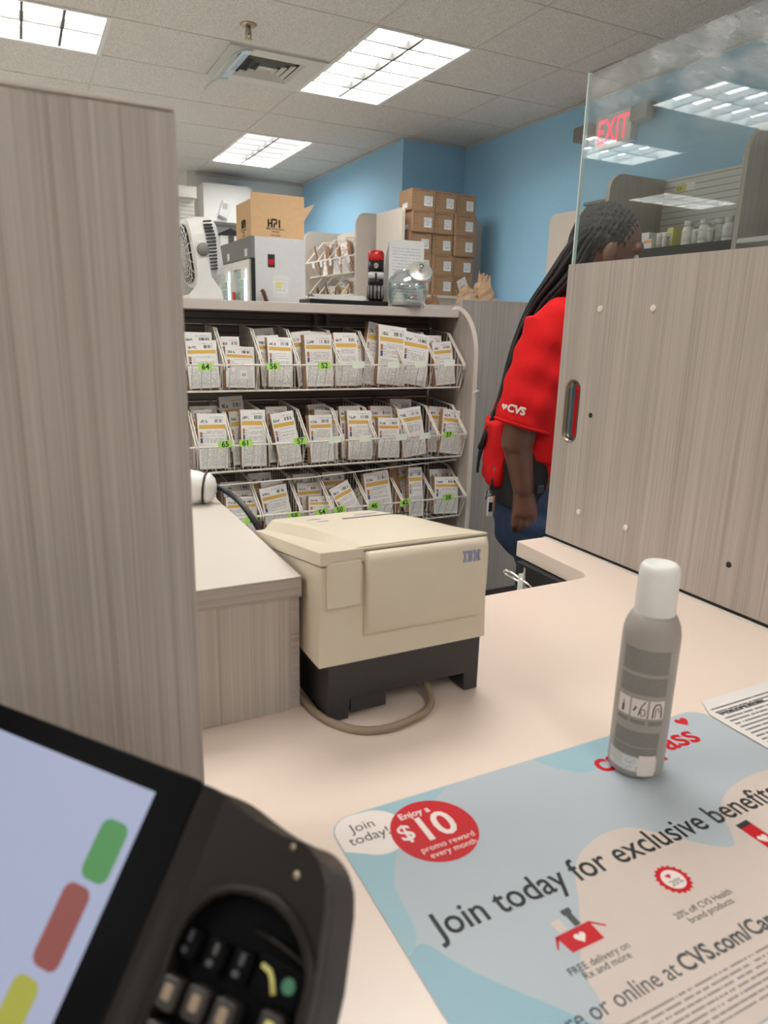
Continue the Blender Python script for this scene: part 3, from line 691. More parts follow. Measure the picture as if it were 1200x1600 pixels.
# ================================================================ poster lying on the counter (x right, y down from its top left corner)
OX, OY, PW, PH = .200, .4885, .4635, .288
t = thing('counter_poster', 'pale blue membership poster with rounded corners lying flat on the counter', 'poster', (OX + PW / 2, OY - PH / 2, CTR))
def P2(pts): return [(OX + x, OY - y) for x, y in pts]
def chaikin(pts, n=3):
    edge = lambda q: q[0] < .002 or q[1] < .002 or q[0] > PW - .002 or q[1] > PH - .002
    for _ in range(n):
        r = []
        for i, q in enumerate(pts):
            a, b = pts[i - 1], pts[(i + 1) % len(pts)]
            if edge(q): r.append(q)
            else: r += [(q[0] * .75 + a[0] * .25, q[1] * .75 + a[1] * .25), (q[0] * .75 + b[0] * .25, q[1] * .75 + b[1] * .25)]
        pts = r
    return pts
def layer(pts, k, name, m, par=t, holes=()):
    if name == 'colour_shape': pts = chaikin(pts)
    z = CTR + .0006 + k * .00006
    return MB().plate(P2(pts), [P2(h) for h in holes], 'z', z, z + .00004).build(name, m, par)
MB().prism(P2([(a, PH - b) for a, b in rrect(0, PW, 0, PH, .022, 8)]), 'z', CTR + .0001, CTR + .00062).build('sheet', 'poster_pale', t)
def ca(cx, cy, r, a0, a1, n=14): return arc(cx, cy, r, a0, a1, n)
layer([(.0225, .0005), (.123, .0005), (.105, .012), (.070, .030), (.045, .050), (.022, .085), (.019, .100), (.016, .140), (.0005, .150), (.0005, .022)], 1, 'colour_shape', 'poster_blue')
layer([(.0005, .1505), (.016, .1405), (.030, .175), (.085, .2445), (.110, PH - .001), (.022, PH - .001), (.0005, PH - .022)], 1, 'colour_shape', 'poster_mid')
layer([(.225, .0005), (.330, .0005), (.300, .030), (.262, .045), (.236, .022)], 1, 'colour_shape', 'poster_blue')
hrt = [(.100, .230), (.090, .205), (.098, .190), (.130, .160)] + ca(.193, .142, .048, 215, 300, 8)
wht = [(.085, .2435), (.0985, .2345), (.100, .212), (.118, .190), (.140, .165), (.158, .138), (.178, .122), (.205, .114), (.228, .1135), (.245, .120), (.262, .140), (.300, .1785), (.316, .160), (.330, .138), (.352, .122), (.385, .113), (.420, .1115), (PW - .001, .118), (PW - .001, PH - .022), (PW - .022, PH - .001), (.100, PH - .001)]
layer(wht, 2, 'colour_shape', 'poster_white')
def ptxt(s, x, y, size, m, k=5, align='LEFT', bold=0., spacing=1., name='lettering', xs=1.):
    return lettering(s, (OX + x, OY - y, CTR + .0006 + k * .00006 + .00004), (1, 0, 0), (0, 1, 0), size, align, 0.00003, bold, spacing, xs).build(name, m, t)
# "Join today!" bubble and the red reward disc
bub = [(.0235, .0008)] + ca(.0345, .0290, .0275, -75, 130, 16) + [(.0008, .040), (.0008, .0225)] + [(.022 - .021 * math.cos(math.radians(a)), .022 - .021 * math.sin(math.radians(a))) for a in (20, 45, 70)]
layer([(a, max(.0008, b)) for a, b in bub], 3, 'bubble', 'white_print')
ptxt('Join', .0155, .0225, .0150, 'ink_grey'); ptxt('today!', .0085, .0365, .0150, 'ink_grey')
layer(disc(.0818, .0478, .0385, 40), 4, 'reward_disc', 'red_print')
ptxt('Enjoy a', .0755, .0255, .0105, 'white_print', align='CENTER', bold=.0002)
ptxt('$', .0500, .0500, .0265, 'white_print', bold=.0004); ptxt('10', .0640, .0575, .0415, 'white_print', bold=.0007, spacing=.92)
ptxt('promo reward', .0845, .0685, .0088, 'white_print', align='CENTER'); ptxt('every month', .0850, .0770, .0088, 'white_print', align='CENTER')
# headline, brand name and heart, partly behind the can
ptxt('Join today for exclusive benefits', .0285, .1475, .0322, 'ink', 5, bold=.0003, xs=.91)
ptxt('carepass', .2740, .0480, .0420, 'red_print', 4, bold=.0007, spacing=.98, xs=1.0)
def heart(cx, cy, s, n=22):
    r = []
    for k in range(n):
        a = 2 * PI * k / n; r.append((cx + s * 16 * math.sin(a) ** 3 / 16, cy - s * (13 * math.cos(a) - 5 * math.cos(2 * a) - 2 * math.cos(3 * a) - math.cos(4 * a)) / 16))
    return r
layer(heart(.424, .0130, .0085), 4, 'heart', 'red_print')
# delivery box
layer([(.1035, .1810), (.1350, .1800), (.1350, .1965), (.1060, .1965)], 4, 'box_icon', 'red_print'); layer(heart(.1200, .1885, .0048), 5, 'heart', 'white_print')
layer([(.1035, .1805), (.0975, .1900), (.0985, .1908), (.1055, .1825)], 4, 'box_flap', 'red_print'); layer([(.1345, .1795), (.1445, .1880), (.1435, .1892), (.1340, .1815)], 4, 'box_flap', 'red_print')
layer([(.1080, .1695), (.1165, .1690), (.1165, .1795), (.1080, .1800)], 4, 'bottle_icon', 'poster_white'); layer([(.1215, .1640), (.1300, .1635), (.1300, .1680), (.1285, .1680), (.1285, .1795), (.1230, .1795), (.1230, .1685), (.1215, .1690)], 4, 'bottle_icon', 'ink_grey')
ptxt('FREE delivery on', .1195, .2105, .0080, 'ink_grey', align='CENTER'); ptxt('Rx and more', .1205, .2170, .0080, 'ink_grey', align='CENTER')
# seal with 20%
sc = []
for k in range(36): a = 2 * PI * k / 36; rr = .0150 if k % 2 == 0 else .0130; sc.append((.2255 + rr * math.cos(a), .1775 + rr * math.sin(a)))
layer(sc, 4, 'seal', 'red_print'); layer(disc(.2255, .1775, .0098, 24), 5, 'seal_centre', 'white_print'); layer(heart(.2240, .1735, .0026), 6, 'heart', 'red_print')
ptxt('20%', .2255, .1830, .0075, 'ink_grey', 6, 'CENTER')
ptxt('20% off CVS Health', .2265, .2075, .0076, 'ink_grey', align='CENTER'); ptxt('brand products', .2265, .2145, .0076, 'ink_grey', align='CENTER')
# phone icon
layer([(.3270, .1555), (.3425, .1545), (.3440, .2000), (.3285, .2010)], 4, 'phone_icon', 'ink'); layer([(.3272, .1610), (.3427, .1600), (.3440, .1990), (.3286, .2000)], 5, 'phone_screen', 'red_print'); layer(heart(.3350, .1770, .0052), 6, 'heart', 'white_print')
# sign-up line and small print
ptxt('Join in store or online at', .1625, .2420, .0180, 'ink_grey', align='RIGHT', xs=.92); ptxt('CVS.com/CarePass', .1660, .2420, .0180, 'ink_grey', bold=.0004, xs=.95)
MB().quad((OX + .030, OY - .2780, CTR + .0010), (OX + .43, OY - .2780, CTR + .0010), (OX + .43, OY - .2485, CTR + .0010), (OX + .030, OY - .2485, CTR + .0010)).build('small_print', 'poster_small', t)
# sheet of small print overlapping the poster's right edge
t = thing('printed_notice', 'white sheet of dense small print overlapping the poster at the right edge', 'paper', (.77, .36, CTR))
mb = MB(); z = CTR + .0016; o = (.663, .235); wd, hh = .216, .262
mb.add([(o[0], o[1], z), (o[0] + wd, o[1], z), (o[0] + wd, o[1] + hh, z), (o[0] + .018, o[1] + hh, z), (o[0] + .001, o[1] + hh - .026, z)], [(0, 1, 2, 3, 4)], 0, [[(0, 0), (1, 0), (1, 1), (.083, 1), (.005, .90)]])
mb.add([(o[0], o[1], z - .0004), (o[0] + wd, o[1], z - .0004), (o[0] + wd, o[1] + hh, z - .0004), (o[0] + .018, o[1] + hh, z - .0004), (o[0] + .001, o[1] + hh - .026, z - .0004)], [(4, 3, 2, 1, 0)])
mb.build('sheet', 'text_page', t)
lettering('Important program information', (o[0] + .012, o[1] + hh - .030, z + .0002), (1, 0, 0), (0, 1, 0), .006, 'LEFT', .00003, .0003).build('heading', 'ink', t)
# ================================================================ card reader, left foreground, on a stand
RR, RU, RN = Vector((.5989, -.8008, .0002)), Vector((.5453, .408, .7323)), Vector((-.5865, -.4385, .681))
RO = Vector((.0382, .2914, -.2079))
RMAT = Matrix(((RR.x, RU.x, RN.x, RO.x), (RR.y, RU.y, RN.y, RO.y), (RR.z, RU.z, RN.z, RO.z), (0, 0, 0, 1)))
t = thing('card_reader', 'black card reader with lit lilac screen and hooded keypad in the lower left corner', 'card reader', tuple(RO))
def rb(mb, name, m, par=t, label=None):
    mb.v = [tuple(RMAT @ Vector(p)) for p in mb.v]; o = mb.build(name, m, par)
    if label: o['label'] = label
    return o
right = [(.0225, .0095), (.045, .0035), (.0647, -.0005), (.072, .0003), (.080, .0010), (.0885, -.0025), (.0935, -.0100), (.0985, -.035), (.1020, -.060), (.1020, -.150)]
right = [(.0225, .0102), (.030, .0092), (.047, .0050), (.0600, .0030), (.0665, .0028), (.0760, .0030), (.0845, -.0010), (.0905, -.0078), (.0940, -.0170), (.1000, -.0440), (.1015, -.060), (.1015, -.150)]
rec = [(.0385, -.0590), (.0362, -.052), (.0360, -.044), (.0385, -.035), (.0440, -.0272), (.0520, -.0222), (.0620, -.0198), (.0720, -.0200), (.0810, -.0225), (.0885, -.0270), (.0945, -.0335), (.0978, -.0400), (.0985, -.0500), (.0985, -.0570)]
rec_low = rec + [(.0985, -.1420), (.0385, -.1420)]
body = MB().plate([(-.170, -.150), (-.170, .0102)] + right, [rec_low], 'z', -.008, -.0005)
body.prism([(-.169, -.149), (-.169, .0095)] + [(x - .0008, y - .0008) for x, y in right], 'z', -.040, -.0085, bevel=.003)
rb(body, 'body', 'reader_grey')
rb(MB().prism(rrect(-.169, .0215, -.148, .0112, .004), 'z', -.0004, .0034, bevel=.0012), 'bezel', 'reader_black')
rb(MB().box(-.165, 0, -.105, 0, .0035, .0038), 'screen', 'screen_glow', label='lit pale lilac screen')
for (q, m, l) in (((-.0195, -.0042, -.0415, -.0165), 'key_green', 'green bar on the screen'), ((-.0235, -.0085, -.0770, -.0445), 'key_red', 'dull red bar on the screen'), ((-.0270, -.0125, -.1040, -.0815), 'key_yellow', 'yellow bar on the screen')):
    rb(MB().prism(rrect(*q, .0045), 'z', .0039, .0041), 'screen_button', m, label=l)
# rounded shoulder ridge beside the bezel, falling to the keypad side
rg = MB(); N = 8; vs = []
for y in (.0098, -.020, -.050, -.100, -.148):
    for k in range(N + 1): s = k / N; vs.append((.0215 + .011 * s, y - .001 * s, .0030 * math.cos(s * PI / 2) - .0004))
fs = [(j * (N + 1) + k, j * (N + 1) + k + 1, (j + 1) * (N + 1) + k + 1, (j + 1) * (N + 1) + k) for j in range(4) for k in range(N)]
rb(MB().add(vs, fs, 0, None, True), 'shoulder', 'reader_grey')
# rim and visor round the keypad
rb(MB().tube([(x, y, .0005) for x, y in [(.0372, -.145), (.0372, -.060)] + rec[1:-1] + [(.0995, -.056), (.0995, -.145)]], .0022, 8), 'keypad_rim', 'reader_grey')
rb(MB().prism([(x, y) for x, y in rec_low], 'z', -.0082, -.0070), 'keypad_floor', 'reader_black')
rb(MB().tube([(.0670, -.0325, -.004), (.0790, -.0335, -.0035), (.0915, -.0356, -.003), (.0935, -.0362, -.003)], .0009, 6), 'visor_edge', 'reader_grey')
for i, (x, y) in enumerate(((.0405, -.0475), (.0535, -.0478), (.0660, -.0470))):
    k = rb(MB().prism(rrect(x - .0045, x + .0050, y - .0055, y + .0065, .002), 'z', -.0069, -.0030, bevel=.001), 'key', 'reader_black')
    rb(MB().prism(rrect(x - .0018, x + .0012, y - .0030, y - .0006, .001), 'z', -.0029, -.0026).prism(rrect(x - .0006, x + .0014, y + .0012, y + .0058, .0008), 'z', -.0029, -.0027), 'key_mark', 'ink_grey', k)
k = rb(MB().prism(rrect(.0730, .0945, -.0525, -.0385, .002), 'z', -.0069, -.0030, bevel=.001), 'key', 'reader_black')
rb(MB().tube([(.0755, -.0420, -.0026), (.0795, -.0428, -.0024), (.0815, -.0450, -.0024), (.0838, -.0492, -.0024)], .0010, 6), 'key_mark', 'yellow_label', k, 'pale yellow hook mark')
rb(MB().prism([(.0885 + .0028 * math.cos(a * PI / 8), -.0447 + .0028 * math.sin(a * PI / 8)) for a in range(16)], 'z', -.0029, -.0026), 'key_light', 'dot_green', k, 'dim green ring')
for i, (x, y) in enumerate(((.0425, -.0635), (.0555, -.0625), (.0683, -.0620), (.0880, -.0590), (.0425, -.0790), (.0555, -.0780), (.0683, -.0770), (.0880, -.0750))):
    k = rb(MB().prism(rrect(x - .0050, x + .0050, y - .0062, y + .0055, .002), 'z', -.0069, .0015, bevel=.0012), 'key', 'key_dark')
    rb(MB().prism(rrect(x - .0018, x + .0022, y - .0028, y + .0030, .001), 'z', .0016, .0019), 'key_mark', 'yellow_label' if i % 4 == 3 else 'cord_beige', k)
# two small studs near the corner
rb(MB().lathe([(.0013, 0), (.0013, .0015), (0, .002)], (.0720, .0000, -.0008), 10).lathe([(.0018, 0), (.0016, .0012), (0, .0016)], (.0775, -.0090, -.0008), 10), 'stud', 'brass', label='two bright metal studs')
# stand reaching down to the counter
c = RMAT @ Vector((-.05, -.06, -.041)); st = MB(); st.tube([c + RN * .002, c - RN * .03, Vector((c.x + .01, c.y + .03, c.z - .06)), Vector((c.x + .01, c.y + .03, CTR + .012))], .022, 14); st.lathe([(.07, 0), (.07, .008), (.05, .014), (0, .014)], (c.x + .01, c.y + .03, CTR + .0005), 28)
st.build('stand', 'reader_black', t)

# ================================================================ prescription shelf (gondola with three wire basket rows)
SX0, SX1, SZ = .18, 1.592, .074
t = thing('prescription_shelf', 'wood-grain shelf unit holding three rows of wire baskets with prescription bags', 'shelf', (.9, 2.75, FLOOR))
MB().box(SX0, SX1 - .002, 2.50, 3.22, SZ - .033, SZ, bevel=.002).build('top_board', 'edge_band', t)
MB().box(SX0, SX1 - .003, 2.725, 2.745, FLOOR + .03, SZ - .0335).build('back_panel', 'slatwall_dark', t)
ep = [(2.725, FLOOR + .007), (2.378, FLOOR + .007), (2.378, -.115)] + [(2.378 + .165 - .165 * math.cos(math.radians(a)), -.115 + .19 * math.sin(math.radians(a))) for a in range(9, 90, 9)] + [(2.56, SZ + .001), (2.725, SZ + .001)]
MB().prism(ep, 'x', SX1, SX1 + .022).build('end_panel', 'laminate_wood', t)
MB().tube([(SX1 + .011, y, z) for y, z in ep[1:-1]], .0115, 4, caps=True).build('edge_band', 'edge_band', t)
MB().box(SX0, SX0 + .022, 2.40, 2.7245, FLOOR + .007, SZ - .034).build('end_panel', 'laminate_wood', t)
MB().box(SX0 + .03, SX1 - .004, 2.42, 2.7245, FLOOR + .007, -.86).build('kick_panel', 'laminate_wood', t)
for x in (1.05, 1.10, 1.585): MB().box(x - .008, x + .006, 2.69, 2.7245, SZ - .075, SZ - .034).build('bracket', 'mid_grey', t)
# rows: rail (y, z), lower front bar, back top, divider x positions
ROWS = [dict(rail=(2.42, -.141), low=(2.453, -.232), top=(2.545, -.022), back=(2.715, -.008), div=[.36, .48, .615, .745, .879, 1.039, 1.169, 1.304, 1.446, 1.572], nm='top'),
        dict(rail=(2.382, -.412), low=(2.415, -.508), top=(2.49, -.308), back=(2.715, -.292), div=[.36, .502, .623, .756, .897, 1.035, 1.171, 1.313, 1.445, 1.572], nm='middle'),
        dict(rail=(2.358, -.664), low=(2.403, -.757), top=(2.498, -.563), back=(2.715, -.545), div=[.30, .43, .567, .714, .864, .984, 1.134, 1.283, 1.429, 1.572], nm='bottom')]
XA, XB = .24, 1.578
for r in ROWS:
    b = thing('wire_basket', 'long white wire basket across the %s row of the prescription shelf' % r['nm'], 'wire basket', (.9, 2.6, r['low'][1]), 'wire baskets on the shelf')
    ry, rz = r['rail']; ly, lz = r['low']; ty, tz = r['top']; by, bz = r['back']
    MB().tube([(XA, ry, rz), (XB, ry, rz), (XB, ly, lz), (XA, ly, lz)], .0040, 6).build('front_frame', 'wire_white', b)
    f = MB(); k = 0; x = XA + .01
    while x < XB:
        f.tube([(x, ry, rz), (x, ly, lz), (x, by - .01, lz - .012)], .0017, 4); x += .032
    for s in (.25, .5, .75): f.tube([(XA, ly + (by - ly) * s, lz - .012 * s), (XB, ly + (by - ly) * s, lz - .012 * s)], .0016, 4)
    f.build('wire_mesh', 'wire_white', b)
    MB().tube([(XA, by - .004, lz - .012), (XB, by - .004, lz - .012)], .003, 5).tube([(XA, by - .004, bz), (XB, by - .004, bz)], .0025, 5).build('back_rail', 'wire_white', b)
    for i, x in enumerate(r['div']):
        d = MB()
        for o in (-.004, .004): d.tube([(x + o, by - .006, bz), (x + o, ty, tz), (x + o, ry - .004, rz + .004), (x + o, ry - .003, rz - .018)], .0028, 6)
        n_ = 11
        for k in range(n_):
            y = ly + (by - .01 - ly) * (k + .5) / n_
            zt = tz + (bz - tz) * (y - ty) / (by - ty) if y > ty else rz + (tz - rz) * (y - ry) / (ty - ry)
            d.tube([(x, y, zt), (x, y, lz - .004)], .0016, 4)
        d.build('divider', 'wire_white', b)
# hooks holding a row: small white clip on the panel's edge
t2 = thing('shelf_clip', 'tiny white clip on the front edge of the shelf end panel', 'clip', (SX1 + .011, 2.365, -.237))
MB().tube([(SX1 - .004, 2.363, -.247), (SX1 + .011, 2.358, -.237), (SX1 + .020, 2.362, -.240)], .0035, 6).build('clip', 'white_plastic', t2)
# loose flat tray of papers tucked under the middle row
t2 = thing('wire_shelf', 'bare white wire shelf tucked under the middle row of baskets', 'wire shelf', (.9, 2.55, -.55))
f = MB().tube([(XA, 2.40, -.556), (.9, 2.395, -.546), (XB - .01, 2.43, -.524), (XB - .01, 2.70, -.524)], .0026, 6)
for k in range(16): x = .3 + .08 * k; f.tube([(x, 2.41, -.556 + max(0, x - .9) * .045), (x, 2.71, -.540)], .0012, 4)
f.build('wires', 'wire_white', t2)

# ---- prescription bags: a paper bag with a printed leaflet stapled to its front
def make_bag(kind):
    root = bpy.data.objects.new('prescription_bag', None); C.objects.link(root); root.empty_display_size = .02
    rnd = random.Random(kind); W, H, D = .112, .215, .022
    NXb, NZb = 6, 8
    fr, bk = [], []
    for j in range(NZb + 1):
        for i in range(NXb + 1):
            x = -W / 2 + W * i / NXb; z = H * j / NZb; tk = D * (.35 + .65 * math.sin(PI * min(1, .15 + j / NZb * .85))) * (1 if 0 < i < NXb else .3)
            jx = rnd.uniform(-.0035, .0035); jy = rnd.uniform(-.003, .003)
            fr.append((x + jx, -tk / 2 + jy * .3 + .001, z + (rnd.uniform(-.004, .004) if j == NZb else 0))); bk.append((x + jx, tk / 2 + jy + .001, z))
    nn = len(fr); fs = []
    for j in range(NZb):
        for i in range(NXb):
            a = j * (NXb + 1) + i; q = (a, a + 1, a + NXb + 2, a + NXb + 1); fs.append(q); fs.append(tuple(nn + v for v in q[::-1]))
    for i in range(NXb):
        fs.append((i + 1, i, nn + i, nn + i + 1)); a = NZb * (NXb + 1) + i; fs.append((a, a + 1, nn + a + 1, nn + a))
    for j in range(NZb):
        a = j * (NXb + 1); fs.append((a, a + NXb + 1, nn + a + NXb + 1, nn + a)); a += NXb; fs.append((a + NXb + 1, a, nn + a, nn + a + NXb + 1))
    MB().add(fr + bk, fs).build('paper_bag', 'kraft', root, local=True)
    # leaflet, gently curved
    lw, lh = .108, .212; mb = MB(); n_ = 8; amp = (.004, .001, .008, .002)[kind % 4]; off = (.0, .003, -.003, .001)[kind % 4]
    P = []
    for j in range(n_ + 1):
        s = j / n_; z = .003 + lh * s; y = -D / 2 - .0065 - amp * math.sin(PI * s) - (.006 * (1 - s) ** 2 if kind % 4 == 2 else 0)
        P.append(((-lw / 2 + off, y, z), (lw / 2 + off, y + (.004 if kind % 2 else -.001), z)))
    for j in range(n_):
        a, b2 = P[j], P[j + 1]; mb.add([a[0], a[1], b2[1], b2[0]], [(0, 1, 2, 3)], 0, [[(0, j / n_), (1, j / n_), (1, (j + 1) / n_), (0, (j + 1) / n_)]], True)
        mb.add([(p[0], p[1] + .0008, p[2]) for p in (a[0], a[1], b2[1], b2[0])], [(3, 2, 1, 0)], 1)
    mb.add([P[-1][0], P[-1][1], (P[-1][1][0], P[-1][1][1] + .0008, P[-1][1][2]), (P[-1][0][0], P[-1][0][1] + .0008, P[-1][0][2])], [(0, 1, 2, 3)], 1)
    mb.build('leaflet', ['leaflet_print', 'paper'], root, local=True)
    return root
PROTO = [make_bag(k) for k in range(4)]
used = set()
def place_bag(row, x, top, w=.112, roll=0., y=None, label='', layer=0, lean=9, kind=None):
    """row index, x centre, top height, width, sideways roll in degrees"""
    r = ROWS[row]; ly, lz = r['low']; base = lz + .006
    k = (int(x * 1000) + row + layer) % 4 if kind is None else kind
    if k not in used: used.add(k); o = PROTO[k]
    else: o = copy_tree(PROTO[k])
    o['label'] = label; o['category'] = 'prescription bag'; o['group'] = 'prescription bags in the %s row' % r['nm']
    yy = ly + .030 + layer * .046 if y is None else y
    H = max(.12, min(.29, (top - base) / math.cos(math.radians(lean)) / max(.9, math.cos(math.radians(roll)))))
    o.rotation_euler = (math.radians(-lean), math.radians(roll), 0); o.scale = (w / .112, 1, H / .215); o.location = (x, yy, base); return o
def topz_(row, ypx, xpx, layer): Y = ROWS[row]['low'][0] + .05 + layer * .05; return at(xpx, ypx, Y)
# (row, left px, right px, top px, roll, layer, place in words)
T = lambda n: 'the compartment tagged ' + n
BAGS = [
 (0, 283, 330, 520, 0, 1, 'rear bag behind tag 64 at the left end'), (0, 286, 337, 533, -2, 0, 'front bag behind green tag 64 at the left end'),
 (0, 342, 372, 527, 0, 1, 'shadowed rear bag in the compartment with the hanging white card'), (0, 348, 395, 542, 2, 0, 'low front bag behind the hanging white card'),
 (0, 392, 426, 514, -4, 2, 'rearmost bag behind green tag 56, peeking over the rest'), (0, 399, 434, 525, -3, 1, 'middle bag left of the front one behind tag 56'), (0, 416, 455, 528, 2, 0, 'front bag behind green tag 56'),
 (0, 452, 484, 519, -6, 1, 'rear bag left of the front one behind tag 52'), (0, 472, 517, 524, 0, 0, 'front bag behind green tag 52'), (0, 470, 513, 519, 1, 1, 'rear bag directly behind the front one at tag 52'),
 (0, 520, 557, 521, 0, 0, 'front bag in the fourth compartment from the right'), (0, 526, 563, 524, 2, 1, 'rear bag in the fourth compartment from the right'),
 (0, 574, 602, 506, 10, 1, 'tilted rear bag rising highest, left of the leaning front bag'), (0, 592, 637, 511, 6, 0, 'tall front bag leaning right in the third compartment from the right'),
 (0, 630, 672, 522, 9, 0, 'front bag leaning right in the second compartment from the right'), (0, 667, 688, 525, 0, 1, 'rear bag in the rightmost compartment'), (0, 671, 703, 535, -5, 0, 'front bag leaning left in the rightmost compartment'),
 (1, 294, 338, 635, 0, 2, 'rearmost bag behind tag 65'), (1, 297, 330, 641, -2, 1, 'second bag behind tag 65, its big letters showing at left'), (1, 306, 353, 647, 1, 0, 'front bag behind green tag 65'),
 (1, 340, 378, 620, -3, 2, 'dim rear bag rising highest behind tag 61'), (1, 355, 388, 643, -2, 1, 'middle bag left of the front one behind tag 61'), (1, 374, 414, 641, 2, 0, 'front bag behind green tag 61'),
 (1, 413, 448, 636, 0, 1, 'rear bag in the compartment tagged 57'), (1, 420, 457, 645, -8, 0, 'front bag leaning left in the compartment tagged 57'),
 (1, 478, 507, 632, -3, 2, 'rearmost bag right of tag 57'), (1, 488, 527, 641, 4, 1, 'brown-edged middle bag right of tag 57'), (1, 479, 517, 649, 0, 0, 'front bag just right of tag 57'),
 (1, 528, 562, 635, 0, 1, 'rear bag in the fourth compartment from the right'), (1, 541, 580, 642, 2, 0, 'front bag in the fourth compartment from the right'), 
 (1, 576, 612, 635, 2, 1, 'rear bag in the third compartment from the right'), (1, 588, 622, 653, 3, 0, 'low front bag in the third compartment from the right'),
 (1, 606, 641, 624, 2, 2, 'rearmost bag peeking up in the second compartment from the right'), (1, 618, 655, 638, -7, 0, 'front bag leaning left in the second compartment from the right'),
 (1, 667, 697, 636, 5, 1, 'rear bag in the rightmost compartment'), (1, 690, 725, 641, 8, 0, 'front bag leaning right in the rightmost compartment'),
 (2, 296, 338, 755, 3, 0, 'front bag half hidden behind the white scanner'), (2, 340, 392, 752, 0, 2, 'rear bag behind the black scanner cord'), (2, 348, 393, 766, 1, 1, 'middle bag behind the black scanner cord'), (2, 350, 400, 776, 2, 0, 'front bag behind the black scanner cord'),
 (2, 384, 422, 739, 0, 2, 'rearmost bag left of tag 58'), (2, 404, 440, 752, -2, 1, 'middle bag left of tag 58'), (2, 402, 446, 760, -8, 0, 'front bag leaning left beside tag 58'),
 (2, 455, 497, 740, 0, 2, 'rearmost bag behind tag 54'), (2, 461, 500, 754, 0, 1, 'middle bag behind green tag 54'), (2, 478, 520, 783, 3, 0, 'low front bag behind green tag 54'),
 (2, 500, 535, 737, 0, 2, 'dim rear bag behind tag 50'), (2, 513, 545, 757, -24, 0, 'front bag tipped far to the left behind tag 50'), (2, 532, 562, 766, -28, 1, 'second tipped bag behind tag 50'),
 (2, 565, 606, 738, -5, 0, 'front bag behind green tag 46'), (2, 594, 616, 741, -3, 1, 'rear bag right of the front one behind tag 46'),
 (2, 612, 634, 730, -14, 1, 'curled rear bag left of the open brown bag'), (2, 636, 658, 731, 1, 0, 'narrow front bag right of the open brown bag'),
 (2, 668, 702, 733, 2, 1, 'rear bag behind tag 38 at the right end'), (2, 676, 714, 745, 4, 0, 'front bag behind green tag 38 at the right end')]
for row, xa, xb, yt, roll, layer, words in BAGS:
    xm = (xa + xb) / 2; p = topz_(row, yt, xm, layer); a = topz_(row, yt, xa, layer); b = topz_(row, yt, xb, layer)
    w_ = (b.x - a.x) * 1.0; Hh = p.z - ROWS[row]['low'][1]
    place_bag(row, p.x - math.sin(math.radians(roll)) * Hh, p.z, max(.05, w_), roll, None, 'prescription bag, %s row: ' % ROWS[row]['nm'] + words, layer)
# open brown paper bag in the bottom row
def crumple(name, label, c, size, seed, m, cat='paper bag', group=None, rot=0, peak=1.0, n=7):
    rnd = random.Random(seed); t = thing(name, label, cat, c, group); mb = MB(); vs, fs = [], []
    for j in range(n):
        s = j / (n - 1); k = 10
        for i in range(k):
            an = 2 * PI * i / k + rot; sq = 1 / max(abs(math.cos(an)), abs(math.sin(an))) ** .7
            rad = (1 - .55 * s ** 1.6) * rnd.uniform(.82, 1.12); 
            vs.append((c[0] + size[0] / 2 * rad * sq * math.cos(an) + size[0] * .12 * s * rnd.uniform(-1, 1), c[1] + size[1] / 2 * rad * sq * math.sin(an), c[2] + .0005 + size[2] * (s + (rnd.uniform(-.16, .2) * peak if j == n - 1 else rnd.uniform(-.03, .03) if j else 0))))
    for j in range(n - 1):
        for i in range(10): fs.append((j * 10 + i, j * 10 + (i + 1) % 10, (j + 1) * 10 + (i + 1) % 10, (j + 1) * 10 + i))
    fs.append(tuple(range(10))[::-1]); fs.append(tuple((n - 1) * 10 + i for i in range(10)))
    mb.add(vs, fs); mb.build('bag', m, t); return t
p = at(634, 728, 2.47); crumple('brown_paper_bag', 'open crumpled brown paper bag standing among the leaflets behind tag 42', (1.295, 2.475, -.752), (.085, .05, p.z + .752), 5, 'kraft', group=None)

